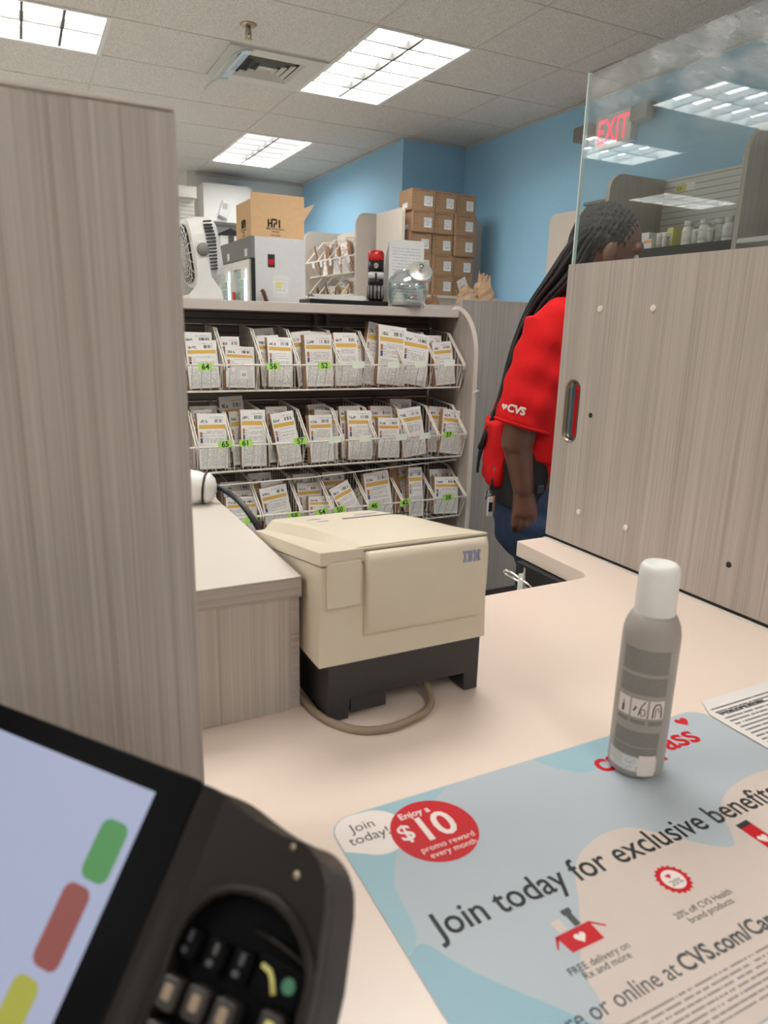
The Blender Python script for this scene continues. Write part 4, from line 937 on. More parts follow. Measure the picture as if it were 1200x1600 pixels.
# ---- handwritten tags on the rails
def shelf_tag(row, px, py, txt, pale=False, w=.047, tilt=0, label=''):
    r = ROWS[row]; Y = r['rail'][0] - .0065; p = at(px, py, Y); h = .024
    o = thing('shelf_tag', label, 'tag', tuple(p), 'paper tags on the basket rails')
    ex = Vector((math.cos(math.radians(tilt)), 0, math.sin(math.radians(tilt)))); ey = Vector((-ex.z, .12, ex.x)).normalized(); o_ = p - ex * w / 2 - ey * h / 2
    MB().sheet(o_, ex * w, ey * h, .0008).build('card', 'tag_glare' if pale else 'tag_green', o)
    if txt:
        n_ = ex.cross(ey); lettering(txt, o_ + ex * w * .5 + ey * h * .12 + n_ * .0004, ex, ey, .026, 'CENTER', .00005, .0005).build('handwriting', 'ink', o)
for row, px, py, txt, pale, tilt, l in [
  (0, 321, 573, '64', 0, 0, 'green tag handwritten 64 at the left of the top row'), (0, 427, 572, '56', 0, 1, 'green tag handwritten 56 on the top row'), (0, 507, 571, '52', 0, 2, 'green tag handwritten 52 on the top row'),
  (0, 560, 570, '', 1, 2, 'glaring pale tag, fourth from the right on the top row'), (0, 615, 570, '', 1, 0, 'glaring pale tag, third from the right on the top row'), (0, 657, 569, '', 1, 3, 'glaring pale tag, second from the right on the top row'), (0, 702, 567, '', 1, 0, 'glaring pale tag, rightmost on the top row'),
  (1, 352, 694, '65', 0, 3, 'green tag handwritten 65 at the left of the middle row'), (1, 384, 692, '61', 0, 0, 'green tag handwritten 61 on the middle row'), (1, 469, 689, '57', 0, 3, 'green tag handwritten 57 on the middle row'),
  (1, 523, 687, '', 1, 3, 'glaring pale tag, second right of 57 on the middle row'), (1, 571, 685, '', 1, 0, 'glaring pale tag between two front bags mid middle row'), (1, 627, 683, '', 1, 3, 'green tag paled by glare, third from the right on the middle row'), (1, 664, 681, '', 1, 4, 'glaring pale tag second from the right on the middle row'), (1, 701, 679, '37', 0, 0, 'green tag at the right end of the middle row'),
  (2, 392, 812, '2', 0, 4, 'green tag handwritten 2 beside the black scanner cord'), (2, 460, 806, '58', 0, 4, 'green tag handwritten 58 on the bottom row'), (2, 503, 800, '54', 0, 8, 'green tag handwritten 54 on the bottom row'), (2, 531, 796, '50', 0, 6, 'green tag handwritten 50 on the bottom row'), (2, 585, 790, '46', 0, 2, 'green tag handwritten 46 on the bottom row'), (2, 633, 785, '42', 0, 16, 'tilted green tag handwritten 42 on the bottom row'), (2, 700, 777, '38', 0, 4, 'green tag handwritten 38 at the right end of the bottom row')]:
    shelf_tag(row, px, py, txt, pale, .047 if not pale else .050, tilt, l)
p = at(381, 583, 2.408); o = thing('hanging_card', 'white card reading 60 hanging from the top rail in a plastic sleeve', 'card', tuple(p))
MB().sheet((p.x - .026, p.y, p.z - .022), (.052, 0, 0), (0, .004, .044), .001).build('sleeve', 'tile_white', o)
MB().sheet((p.x - .013, p.y - .0005, p.z - .018), (.026, 0, 0), (0, .0025, .028), .0004).build('card', 'white_plastic', o)
MB().tube([(p.x, p.y + .003, p.z + .02), (p.x, p.y + .002, p.z + .034), (p.x, 2.417, p.z + .037)], .0015, 5).build('hook', 'white_plastic', o)
lettering('60', (p.x, p.y - .0008, p.z - .010), (1, 0, 0), (0, .05, 1), .014, 'CENTER', .00005).build('handwriting', 'ink', o)
o = thing('loose_slip', 'small blank white slip stuck low on a wire of the top row', 'slip', tuple(at(657, 592, 2.43)))
p = at(657, 592, 2.425); MB().sheet((p.x - .012, p.y, p.z - .008), (.020, 0, .006), (-.006, .002, .018), .0006).build('slip', 'paper', o)
# ================================================================ things standing on top of the shelf
ST = SZ + .0006
# box fan
t = thing('box_fan', 'small white personal fan at the left end of the shelf top', 'fan', (.60, 2.62, ST))
def fan_xf(p):        # local: x across the drum axis (front to -x), y width, z up
    a = math.radians(8); x, y, z = p; x, z = x * math.cos(a) - (z - .15) * math.sin(a), x * math.sin(a) + (z - .15) * math.cos(a) + .15
    return (.585 + x, 2.64 + y, ST + z)
def fb(mb, name, m, label=None, par=t):
    mb.v = [fan_xf(p) for p in mb.v]; o = mb.build(name, m, par)
    if label: o['label'] = label
    return o
sq = lambda r, n=24: [(r * math.copysign(abs(math.cos(a)) ** .55, math.cos(a)), r * math.copysign(abs(math.sin(a)) ** .55, math.sin(a))) for a in [2 * PI * k / n + .001 for k in range(n)]]
hs = MB(); rings = [(-.040, .100), (-.034, .112), (.0, .116), (.045, .1135), (.060, .098), (.066, .075)]; vs = []; N = 24
for x, r in rings: vs += [(x, a, .155 + b) for a, b in sq(r)]
hs.add(vs, [(i * N + k, i * N + (k + 1) % N, (i + 1) * N + (k + 1) % N, (i + 1) * N + k) for i in range(5) for k in range(N)], 0, None, False)
hs.add(vs[-N:], [tuple(range(N))]); hs.add(vs[:N], [tuple(range(N))[::-1]])
fb(hs, 'housing', 'white_plastic')
fb(MB().prism([(a, .155 + b) for a, b in sq(.094)], 'x', -.0415, -.0403), 'fan_opening', 'vent_dark')
g = MB()
for r in (.02, .038, .056, .074, .092): g.tube([(-.052 + .09 * max(0, r - .06), a, .155 + b) for a, b in sq(r)], .0016, 5, closed=True)
for k in range(20): a = 2 * PI * k / 20; rr = .098 / max(abs(math.cos(a)), abs(math.sin(a))) ** .6; g.tube([(-.053, .012 * math.cos(a), .155 + .012 * math.sin(a)), (-.050, .6 * rr * math.cos(a), .155 + .6 * rr * math.sin(a)), (-.041, rr * math.cos(a), .155 + rr * math.sin(a))], .0016, 5)
g.prism([(.014 * math.cos(2 * PI * k / 12), .155 + .014 * math.sin(2 * PI * k / 12)) for k in range(12)], 'x', -.056, -.050)
fb(g, 'front_grille', 'white_plastic')
sl = MB()
for k in range(15): z = .245 - .0108 * k; sl.box(.012, .045 - .0012 * abs(k - 5), -.1178, -.1075, z, z + .0046)
fb(sl, 'side_vents', 'vent_dark')
MB().lathe([(.021, 0), (.0205, .006), (.017, .009), (0, .009)], fan_xf((-.008, -.1250, .160)), 24, mat=Matrix.Rotation(PI / 2, 3, 'X')).build('pivot_knob', 'mid_grey', t)['label'] = 'round grey pivot knob'
st = MB()
st.prism([(-.062, .0), (.072, .0), (.072, .008), (.066, .03), (.030, .07), (.006, .16), (-.004, .185), (-.024, .185), (-.032, .16), (-.026, .08), (-.030, .045), (-.058, .014)], 'y', -.1255, -.1175, bevel=.002)
st.prism([(-.062, .0), (.072, .0), (.072, .008), (.066, .03), (.030, .07), (.006, .16), (-.004, .185), (-.024, .185), (-.032, .16), (-.026, .08), (-.030, .045), (-.058, .014)], 'y', .1175, .1255, bevel=.002)
st.box(-.062, .072, -.117, .117, 0, .012, bevel=.003)
st.v = [(.578 + p[0] * .86, 2.64 + p[1], ST + p[2]) for p in st.v]; st.build('stand', 'white_plastic', t)
# grey and black flat tray (money drawer cover)
t = thing('flat_scale', 'flat black tray with sloped grey lid lying on the shelf top', 'tray', (1.10, 2.66, ST))
MB().box(.975, 1.300, 2.56, 2.68, ST, ST + .019, bevel=.003).build('base', 'black_plastic', t)
MB().prism([(2.57, ST + .0195), (2.67, ST + .0195), (2.67, ST + .040), (2.62, ST + .038)], 'x', 1.005, 1.225, bevel=.002).build('lid', 'mid_grey', t)
MB().box(.977, 1.000, 2.563, 2.585, ST + .0192, ST + .025).build('hinge', 'white_plastic', t)
# black and red bottle/lantern
t = thing('torch_lamp', 'black cylindrical torch with ribbed grey grip and red top', 'torch', (1.265, 2.66, ST + .019))
c = (1.262, 2.60, ST + .0195); rr = .030
MB().lathe([(0, 0), (rr, 0), (rr, .062), (0, .062)], c, 28).build('lower_grip', 'black_plastic', t)
f = MB()
for k in range(12): a = 2 * PI * k / 12; f.tube([(c[0] + rr * math.cos(a), c[1] + rr * math.sin(a), c[2] + .008), (c[0] + rr * math.cos(a), c[1] + rr * math.sin(a), c[2] + .058)], .0042, 6)
f.build('grip_ribs', 'mid_grey', t)
MB().lathe([(0, .0625), (rr + .001, .0625), (rr + .001, .082), (0, .082)], c, 28).build('collar', 'black_plastic', t)
MB().lathe([(0, .0825), (rr, .0825), (rr, .108), (0, .108)], c, 28).build('band', 'fridge_side', t)
MB().lathe([(0, .1085), (rr + .001, .1085), (rr + .001, .148), (0, .148)], c, 28).build('upper_body', 'black_plastic', t)
a = math.radians(-115); q = MB()
px_, py_ = c[0] + (rr + .0015) * math.cos(a), c[1] + (rr + .0015) * math.sin(a); tx = Vector((-math.sin(a), math.cos(a), 0))
q.tube([Vector((px_, py_, c[2] + .130)) + tx * (.007 * math.cos(k * PI / 6)) + Vector((0, 0, .008 * math.sin(k * PI / 6))) for k in range(12)], .0012, 5, closed=True)
q.tube([Vector((px_, py_, c[2] + .126)), Vector((px_, py_, c[2] + .134))], .002, 5); q.build('power_symbol', 'white_plastic', t)
q = MB(); q.tube([(px_, py_, c[2] + .066), (px_, py_, c[2] + .104)], .004, 8); q.build('switch', 'black_matte', t)
MB().lathe([(0, .1485), (rr, .1485), (rr + .002, .155), (rr + .001, .178), (.024, .187), (0, .190)], c, 28).build('red_top', 'red_plastic', t)['label'] = 'translucent red top'
# tent card of notes and a glass jar with a tilted metal lid
t = thing('tent_card', 'white folded tent card with faint writing behind the glass jar', 'card', (1.41, 2.66, ST))
xl, xr = 1.335, 1.500
MB().sheet((xl - .012, 2.610, ST), (xr - xl - .005, 0, 0), (.024, .05, .262), .0012).build('front_panel', 'text_faint', t)
MB().sheet((xl + .155, 2.611, ST), (.035, .12, 0), (-.022, .045, .261), .0012).build('side_panel', 'paper', t)
MB().sheet((xl - .010, 2.74, ST), (xr - xl - .005, 0, 0), (.024, -.078, .262), .0012).build('back_panel', 'paper', t)
t = thing('glass_jar', 'round clear glass jar with a tilted round metal lid on the shelf top', 'jar', (1.41, 2.57, ST))
jc = (1.372, 2.545, ST)
jar = MB(); prof = [(0, .003), (.055, .003), (.068, .012), (.078, .04), (.080, .07), (.074, .10), (.058, .125), (.045, .137)]
jar.lathe(prof, jc, 36); jar.lathe([(max(0, r - .003), z + (.002 if i == 0 else 0)) for i, (r, z) in enumerate(prof)], jc, 36)
jar.build('bowl', 'jar_glass', t)
mt = Matrix.Rotation(math.radians(-18), 3, 'Y') @ Matrix.Rotation(math.radians(48), 3, 'X')
lc = (jc[0] + .030, jc[1] - .042, ST + .128)
MB().lathe([(.046, -.014), (.050, -.010), (.050, .008), (.046, .012), (0, .014)], lc, 36, mat=mt).build('lid', 'brushed_metal', t)
kn = Vector(lc) + mt @ Vector((0, 0, .014)); k2 = Vector(lc) + mt @ Vector((0, 0, .038))
MB().tube([kn, kn.lerp(k2, .5), k2], [.006, .005, .010], 12).build('knob', 'chrome', t)
MB().lathe([(.047, -.016), (.050, -.014), (.048, -.030), (.044, -.040)], lc, 30, mat=mt).build('neck', 'jar_glass', t)
MB().lathe([(0, .0055), (.060, .006), (.066, .018), (.058, .026), (.03, .022), (0, .03)], jc, 20).build('contents', 'tile_white', t)
# tray with crumpled brown bags at the right end
t = thing('paper_tray', 'shallow white tray of papers at the right end of the shelf top', 'tray', (1.60, 2.84, ST))
tr = MB().box(1.49, 1.72, 2.76, 2.95, SZ + .0005, SZ + .006); tr.box(1.49, 1.72, 2.76, 2.766, SZ + .006, SZ + .022); tr.box(1.714, 1.72, 2.766, 2.95, SZ + .006, SZ + .022); tr.box(1.49, 1.496, 2.766, 2.95, SZ + .006, SZ + .022); tr.build('tray', 'white_metal', t)
MB().sheet((1.53, 2.775, SZ + .0075), (.10, .02, .0), (-.01, .05, .025), .001).build('paper', 'paper', t)
crumple('paper_bag', 'crumpled brown bag in the white tray, beside the glass jar', (1.575, 2.87, SZ + .0065), (.085, .08, .062), 11, 'kraft_light', group='crumpled brown bags on the shelf end')
crumple('paper_bag', 'darker crumpled brown bag in the white tray, next to the partition', (1.665, 2.85, SZ + .0065), (.075, .07, .055), 12, 'kraft', group='crumpled brown bags on the shelf end')
# partition behind the shelf end, with two crumpled bags standing on a ledge behind its top
t = thing('low_partition', 'wood-grain partition behind the person, right of the prescription shelf', 'partition', (2.3, 2.67, FLOOR))
MB().box(1.708, 2.90, 2.66, 2.684, FLOOR + .0065, .118, bevel=.001).build('panel', 'laminate_wood', t)
MB().box(1.706, 2.90, 2.659, 2.685, .1183, .121).build('edge_band', 'edge_band', t)
MB().box(1.7005, 1.7075, 2.659, 2.685, FLOOR + .0065, .121).build('end_band', 'edge_band', t)
for x, z in ((1.80, -1.03), (1.80, -.10)): MB().lathe([(.006, 0), (.006, .001), (0, .0012)], (x, 2.66, z), 12, mat=Matrix.Rotation(PI / 2, 3, 'X')).build('screw_cap', 'white_print', t)
t = thing('ledge', 'narrow wood-edged ledge behind the partition carrying crumpled bags', 'ledge', (2.0, 2.8, FLOOR))
MB().box(1.73, 2.86, 2.69, 2.98, .078, .100).build('board', 'edge_band', t); MB().box(1.75, 2.85, 2.95, 2.97, FLOOR + .0065, .077).build('panel', 'laminate_wood', t)
crumple('paper_bag', 'low crumpled light brown bag on the partition ledge', (1.815, 2.79, .1005), (.10, .09, .075), 21, 'kraft_light', group='crumpled brown bags on the shelf end')
crumple('paper_bag', 'tall pointed crumpled light brown bag highest on the partition ledge', (1.905, 2.80, .1005), (.11, .09, .120), 29, 'kraft_light', group='crumpled brown bags on the shelf end', peak=1.8)

# white hand scanner with black cord on the raised cabinet
t = thing('barcode_scanner', 'white handheld barcode scanner lying on the raised cabinet behind the tall partition', 'scanner', (.215, 1.03, -.261))
sc_ = blob([('cap', (.15, 1.06, -.232), (.213, 1.035, -.238), (.027, .027), (.026, .027)), ('ell', (.214, 1.033, -.2375), (.022, .026, .0235), None)], .004, 4)
sc_.build('head', 'white_plastic', t)
fx_ = Vector((.9, -.40, -.08)).normalized(); fc_ = Vector((.2265, 1.0285, -.2385)); ra_ = fx_.orthogonal().normalized(); rb_ = fx_.cross(ra_)
MB().tube([fc_ + ra_ * (.0235 * math.cos(k * PI / 14)) + rb_ * (.0235 * math.sin(k * PI / 14)) for k in range(28)], .0016, 6, closed=True).build('seam_ring', 'black_plastic', t)
MB().tube([fc_, fc_ + fx_ * .006, fc_ + fx_ * .012, fc_ + fx_ * .016], [.0232, .0220, .016, .006], 24).build('face', 'white_plastic', t)
t = thing('scanner_cord', 'black cord running from the white scanner over the cabinet edge behind the printer', 'cord', (.25, .95, -.261))
MB().tube(smoothpath([(.236, 1.03, -.236), (.252, 1.02, -.242), (.268, .985, -.256), (.284, .945, -.290), (.290, .93, -.330), (.285, .92, -.38), (.28, .91, -.416)]), .0045, 8).build('cord', 'black_plastic', t)

# white crumpled bag hooked on a chrome handle under the counter cut-out
XH = .838
t = thing('bag_hook', 'bent chrome hook fixed below the counter cut-out', 'hook', (.87, 1.05, -.50))
hp = [Vector((.8595, 1.02, -.505)), atx(826, 921, XH + .012), atx(806, 906, XH), atx(791, 897, XH - .006), atx(788, 892, XH - .008), atx(796, 893, XH - .006), atx(815, 906, XH + .002), atx(832, 920, XH + .012), Vector((.8595, 1.05, -.515))]
MB().tube(smoothpath(hp), .0024, 10).build('hook', 'chrome', t)
q = atx(815, 912, XH + .004); crumple('plastic_bag', 'crumpled white plastic bag hanging beside the chrome hook', (q.x, q.y, q.z - .10), (.022, .026, .112), 31, 'white_plastic', 'bag', peak=1.2)

# ================================================================ the back of the pharmacy
def end_panel_pts(x0, x1, z0, z1, r, side):   # rounded upper corner on one side
    if side == 'l': return [(x0, z0), (x1, z0), (x1, z1)] + arc(x0 + r, z1 - r, r, 90, 180, 7)
    return [(x0, z0), (x1, z0)] + arc(x1 - r, z1 - r, r, 0, 90, 7) + [(x0, z1)]
# refrigerator
fx, fy, fw, fl, ftop = 1.62, 5.50, .435, 1.03, .632
t = thing('refrigerator', 'white two-door refrigerator with lit glass doors and grey header', 'refrigerator', (fx + fw / 2, fy + fl / 2, FLOOR + .0065))
MB().box(fx + .03, fx + fw, fy, fy + fl, FLOOR + .0065, ftop).build('cabinet', 'fridge_side', t)
MB().prism([(fy + .001, .478), (fy + .001, ftop), (fy + fl, ftop), (fy + fl, .478)], 'x', fx, fx + .0295).build('header', 'fridge_grey', t)['label'] = 'grey header strip'
MB().box(fx - .001, fx - .0005, fy + .10, fy + .17, .495, .55).box(fx - .001, fx - .0005, fy + .62, fy + .69, .495, .55).build('sticker', 'ship_label', t)
for i, (a, b_) in enumerate(((fy + .02, fy + fl / 2 - .004), (fy + fl / 2 + .004, fy + fl - .02))):
    d = MB().plate([(a, -1.1), (b_, -1.1), (b_, .468), (a, .468)], [[(a + .055, -1.02), (b_ - .055, -1.02), (b_ - .055, .41), (a + .055, .41)]], 'x', fx - .012, fx + .028)
    o = d.build('door', 'white_metal', t)
    MB().box(fx + .004, fx + .008, a + .055, b_ - .055, -1.02, .41).build('door_glass', 'door_glass', o)
    MB().box(fx + .018, fx + .028, a + .056, b_ - .056, -1.019, .409).build('stock', 'fridge_stock', o)
    MB().box(fx + .010, fx + .017, a + .19, a + .22, -1.0, .40).build('light_strip', 'fridge_glow', o)
    MB().box(fx - .0135, fx - .0125, a + .10, a + .22, .33, .42).build('notice', 'paper', o)
    MB().box(fx - .03, fx - .0125, b_ - .045, b_ - .03, -.35, .05).build('handle', 'white_metal', o)
MB().box(fx - .0145, fx - .0125, fy + fl / 2 - .09, fy + fl / 2 + .0, .14, .24).build('red_sticker', 'red_print', t)['label'] = 'red and white sticker'
MB().box(fx - .002, fx + .03, fy - .004, fy, -1.15, .475).build('gasket', 'black_matte', t)
q = MB(); q.sheet((fx + .13, fy - .0015, .415), (.056, 0, 0), (0, 0, .095), .001); q.build('magnet', 'ink', t)['label'] = 'small dark picture magnet'
q = MB(); q.sheet((fx + .137, fy - .0032, .435), (.040, 0, 0), (0, 0, .04), .001); q.build('magnet_picture', 'red_print', t)
q = MB(); q.sheet((fx + .165, fy - .0015, .19), (.13, 0, 0), (0, 0, .17), .001); q.build('poster_sheet', 'tile_white', t)
q = MB(); q.sheet((fx + .195, fy - .0030, .225), (.09, 0, 0), (0, 0, .09), .001); q.build('notice', 'notice', t); q = MB(); q.sheet((fx + .195, fy - .0042, .265), (.042, 0, 0), (0, 0, .045), .001); q.build('notice_panel', 'yellow_label', t)
t = thing('dark_strap', 'dark red-brown handle leaning against the refrigerator side', 'handle', (1.71, 5.44, .1)); MB().tube([(1.77, 5.46, .02), (1.70, 5.46, .23), (1.685, 5.46, .245)], .016, 8).build('strap', 'mahogany', t)
# open carton on the refrigerator
bx0, bx1, by0, by1, bz = fx + .008, fx + .428, fy + .01, fy + .42, ftop + .0006
t = thing('open_carton', 'open brown carton with raised flaps on top of the refrigerator', 'carton', ((bx0 + bx1) / 2, (by0 + by1) / 2, bz))
H = .135
cb = MB(); w_ = .004
cb.box(bx0, bx1, by0, by0 + w_, bz, bz + H); cb.box(bx0, bx1, by1 - w_, by1, bz, bz + H); cb.box(bx0, bx0 + w_, by0 + w_, by1 - w_, bz, bz + H); cb.box(bx1 - w_, bx1, by0 + w_, by1 - w_, bz, bz + H); cb.box(bx0 + w_, bx1 - w_, by0 + w_, by1 - w_, bz, bz + w_)
cb.build('walls', 'cardboard_light', t)
MB().box(bx0, bx1, by0 + .0002, by0 + .0042, bz + H + .0005, bz + H + .172, mat=None).build('front_flap', 'cardboard_light', t)
MB().box(bx0 - .0005, bx0 + .0035, by0 + .01, by1 - .01, bz + H + .0005, bz + H + .125).build('side_flap', 'cardboard_light', t)
rf = MB().add([(bx1, by0 + .01, bz + H), (bx1, by1 - .01, bz + H), (bx1 + .085, by1 - .01, bz + H + .13), (bx1 + .085, by0 + .01, bz + H + .13), (bx1 + .004, by0 + .01, bz + H), (bx1 + .004, by1 - .01, bz + H), (bx1 + .089, by1 - .01, bz + H + .13), (bx1 + .089, by0 + .01, bz + H + .13)], [(0, 1, 2, 3), (7, 6, 5, 4), (0, 4, 5, 1), (1, 5, 6, 2), (2, 6, 7, 3), (3, 7, 4, 0)])
rf.build('side_flap', 'cardboard_light', t)
def brand(o, ex, s):
    g = MB(); o = Vector(o); ex = Vector(ex); ez = Vector((0, 0, 1)); n_ = ex.cross(ez) * .0006
    def bar(pts): g.tube([o + ex * a * s + ez * b * s + n_ for a, b in pts], .115 * s, 4)
    bar([(0, 0), (0, 1)]); bar([(0, .5), (.45, .5)]); bar([(.45, 0), (.45, 1)]); bar([(.45, 1), (1.1, 1), (1.15, .75), (1.1, .5), (.8, .5), (.8, 0)]); bar([(1.55, 0), (1.55, 1)])
    return g
brand((bx0 + .135, by0, bz + .071), (1, 0, 0), .056).build('brand_letters', 'ink', t)
def bl(s, o, ex, size): lettering(s, o, ex, (0, 0, 1), size, 'CENTER', .0001, .0002).build('lettering', 'ink', t)
bl('High Performance', (bx0 + .19, by0 - .0008, bz + .055), (1, 0, 0), .020); bl('Identity', (bx0 + .19, by0 - .0008, bz + .036), (1, 0, 0), .020); bl('www.hpi.net', (bx0 + .19, by0 - .0008, bz + .013), (1, 0, 0), .015)
brand((bx0, by0 + .235, bz + .071), (0, -1, 0), .056).build('brand_letters', 'ink', t)
bl('High Performance', (bx0 - .0008, by0 + .20, bz + .052), (0, -1, 0), .020); bl('Identity', (bx0 - .0008, by0 + .20, bz + .034), (0, -1, 0), .020); bl('www.hpi.net', (bx0 - .0008, by0 + .20, bz + .012), (0, -1, 0), .015)
# left back corner: slat wall with header, wall cabinet, small white box
t = thing('slat_wall', 'white slat wall with header at the far left behind the fan', 'slat wall', (1.2, 7.05, FLOOR + .0065))
MB().box(.75, 1.545, 7.02, 7.05, FLOOR + .0065, 1.08).build('panel', 'slatwall', t); MB().box(.75, 1.56, 6.97, 7.05, 1.082, 1.178).build('header', 'white_metal', t)
t = thing('hanging_cabinet', 'plain white wall cabinet on the far wall left of the carton', 'cabinet', (1.95, 7.8, .9))
MB().box(1.80, 2.30, 7.75, 8.015, 1.00, 1.36).build('body', 'white_paint', t)
MB().box(1.80, 2.30, 7.76, 8.015, .985, .999).build('base', 'mid_grey', t)  # shade under the cabinet put into the grey base colour
t = thing('white_carton', 'small white carton with dark open flap between the fan and brown carton', 'carton', (1.72, 6.8, ftop))
MB().box(1.66, 1.86, 6.56, 6.80, -.2, .745).build('box', 'paper', t); MB().prism([(1.63, .742), (1.75, .80), (1.90, .745), (1.90, .739), (1.63, .736)], 'y', 6.555, 6.78).build('flap', 'ink', t); MB().box(1.73, 1.78, 6.553, 6.5595, .66, .74).build('tape', 'ink_grey', t)
t = thing('wall_phone', 'small pale slotted handset hung on the cabinet left of the brown carton', 'phone', (1.99, 7.72, 1.1))
MB().box(1.96, 2.05, 7.70, 7.7495, 1.04, 1.20, bevel=.008, mat=Matrix.Translation((2.0, 7.72, 1.12)) @ Matrix.Rotation(.3, 4, 'Y') @ Matrix.Translation((-2.0, -7.72, -1.12))).build('body', 'fridge_side', t)
q = MB()
for k in range(4): q.box(1.98, 2.03, 7.698, 7.6995, 1.12 + .014 * k, 1.127 + .014 * k)
q.build('slots', 'mid_grey', t)
# basket bay along the far right wall
t = thing('basket_bay', 'pale shelving bay with rounded end panels and wire baskets right of the refrigerator', 'shelving', (2.75, 6.3, FLOOR + .0065))
FZ = FLOOR + .0065
MB().prism(end_panel_pts(2.57, 2.955, FZ, .875, .08, 'l'), 'y', 6.90, 6.925).build('end_panel', 'edge_band', t)
MB().prism(end_panel_pts(2.555, 2.955, FZ, .898, .08, 'l'), 'y', 5.648, 5.674).build('end_panel', 'edge_band', t)
MB().box(2.92, 2.945, 5.675, 6.898, FZ, .72).build('back_panel', 'slatwall', t); MB().box(2.915, 2.945, 5.675, 6.898, .722, .86).build('header', 'edge_band', t)
def bay_row(z0, z1):
    xf, xb = 2.565, 2.905; f = MB(); f.tube([(xf, 5.69, z1), (xf, 6.885, z1), (xb, 6.885, z1 + .02), (xb, 5.69, z1 + .02)], .007, 5, closed=True); f.tube([(xf + .06, 5.69, z0), (xf + .06, 6.885, z0), (xb, 6.885, z0), (xb, 5.69, z0)], .006, 5, closed=True)
    k = 5.72
    while k < 6.88: f.tube([(xf, k, z1), (xf + .06, k, z0), (xb, k, z0)], .0028, 4); k += .05
    for k in range(5): y = 5.72 + .28 * k; f.tube([(xf, y, z1), (2.74, y, z1 + .2), (xb, y, z1 + .21)], .006, 5)
    return f
for z0, z1 in ((.445, .572), (.10, .255)): bay_row(z0, z1).build('wire_basket', 'wire_white', t)
rnd = random.Random(3)
rowt = {.445: 'upper', .10: 'lower'}; words = ['at the far end', 'second from the far end', 'third from the far end', 'fourth from the far end', 'in the middle', 'right of the middle', 'third from the near end', 'second from the near end', 'at the near end']
for z0 in (.445, .10):
    for k in range(9):
        y = 6.78 - .125 * k; rootb = copy_tree(PROTO[k % 4]); rootb['label'] = 'small prescription bag in the %s basket of the far bay, %s' % (rowt[z0], words[k]); rootb['category'] = 'prescription bag'; rootb['group'] = 'prescription bags in the far bay'
        rootb.location = (2.70 + rnd.uniform(-.02, .03), y, z0 + .012); rootb.rotation_euler = (math.radians(-12), math.radians(rnd.uniform(-14, 14)), math.radians((-62 if k % 2 else 70) + rnd.uniform(-18, 18))); rootb.scale = (1.0, 1.0, rnd.uniform(1.1, 1.4))
for i, k in enumerate((5.80, 5.98, 6.2, 6.42, 6.62)):
    o = thing('white_tag', 'white tag on the far bay upper rail, %s' % ['nearest', 'second nearest', 'middle one', 'second farthest', 'farthest'][i], 'tag', (2.556, k, .545), 'white tags on the far bay'); MB().sheet((2.556, k + .03, .515), (0, -.055, 0), (-.004, 0, .06), .001).build('card', 'paper', o)
# freestanding panel with a red and white strip
t = thing('end_divider', 'pale rounded divider panel behind the torch and tent card', 'divider', (2.63, 5.2, FZ))
MB().prism([(5.43, FZ), (4.99, FZ)] + [(4.99 + .035 - .035 * math.cos(math.radians(a)), .860 - .035 + .035 * math.sin(math.radians(a))) for a in range(0, 91, 18)] + [(5.43, .862)], 'x', 2.63, 2.655).build('panel', 'edge_band', t)
t = thing('strip_sign', 'narrow white strip with red arrow and dark letters beside the torch', 'sign', (2.5, 4.9, .4))
so = at(612, 378, 4.93); q = MB(); q.sheet((so.x - .030, 4.93, FZ), (.052, 0, 0), (0, 0, so.z - FZ), .004); q.build('strip', 'tile_white', t)
MB().prism([(so.x - .024, so.z - .02), (so.x + .014, so.z - .02), (so.x + .004, so.z - .045), (so.x - .018, so.z - .045)], 'y', 4.926, 4.929).build('arrow', 'red_print', t)
for k, s in enumerate('PHARMACY'): lettering(s, (so.x - .004, 4.9285, so.z - .10 - .045 * k), (1, 0, 0), (0, 0, 1), .034, 'CENTER', .0003).build('letter', 'ink', t)
# stack of brown cartons with white labels
t = thing('storage_cabinet', 'pale low storage cabinet carrying the stacked brown cartons', 'cabinet', (3.0, 5.15, FZ))
MB().box(2.70, 3.50, 4.95, 5.25, FZ, .225).build('body', 'laminate_wood', t); MB().box(2.69, 3.51, 4.94, 5.26, .2255, .2445).build('top', 'edge_band', t)
t = thing('end_divider', 'pale rounded divider panel right of the stacked brown cartons', 'divider', (3.35, 5.28, FZ))
MB().prism(end_panel_pts(3.10, 3.535, FZ, .872, .07, 'r'), 'y', 5.27, 5.295).build('panel', 'edge_band', t); MB().tube([(3.537, 5.283, FZ), (3.537, 5.283, .80), (3.52, 5.283, .85), (3.47, 5.283, .874)], .008, 5).build('trim', 'mid_grey', t)
proto = None
lvl = ['bottom', 'second', 'middle', 'fourth', 'top']; colw = ['left', 'middle', 'right']
cols = [[(2.715, .190), (2.912, .186), (3.102, .180)], [(2.71, .192), (2.908, .188), (3.10, .182)], [(2.700, .196), (2.905, .186), (3.100, .182)], [(2.716, .188), (2.906, .178), (3.094, .186)], [(2.704, .206), (2.914, .186), (3.104, .180)]]
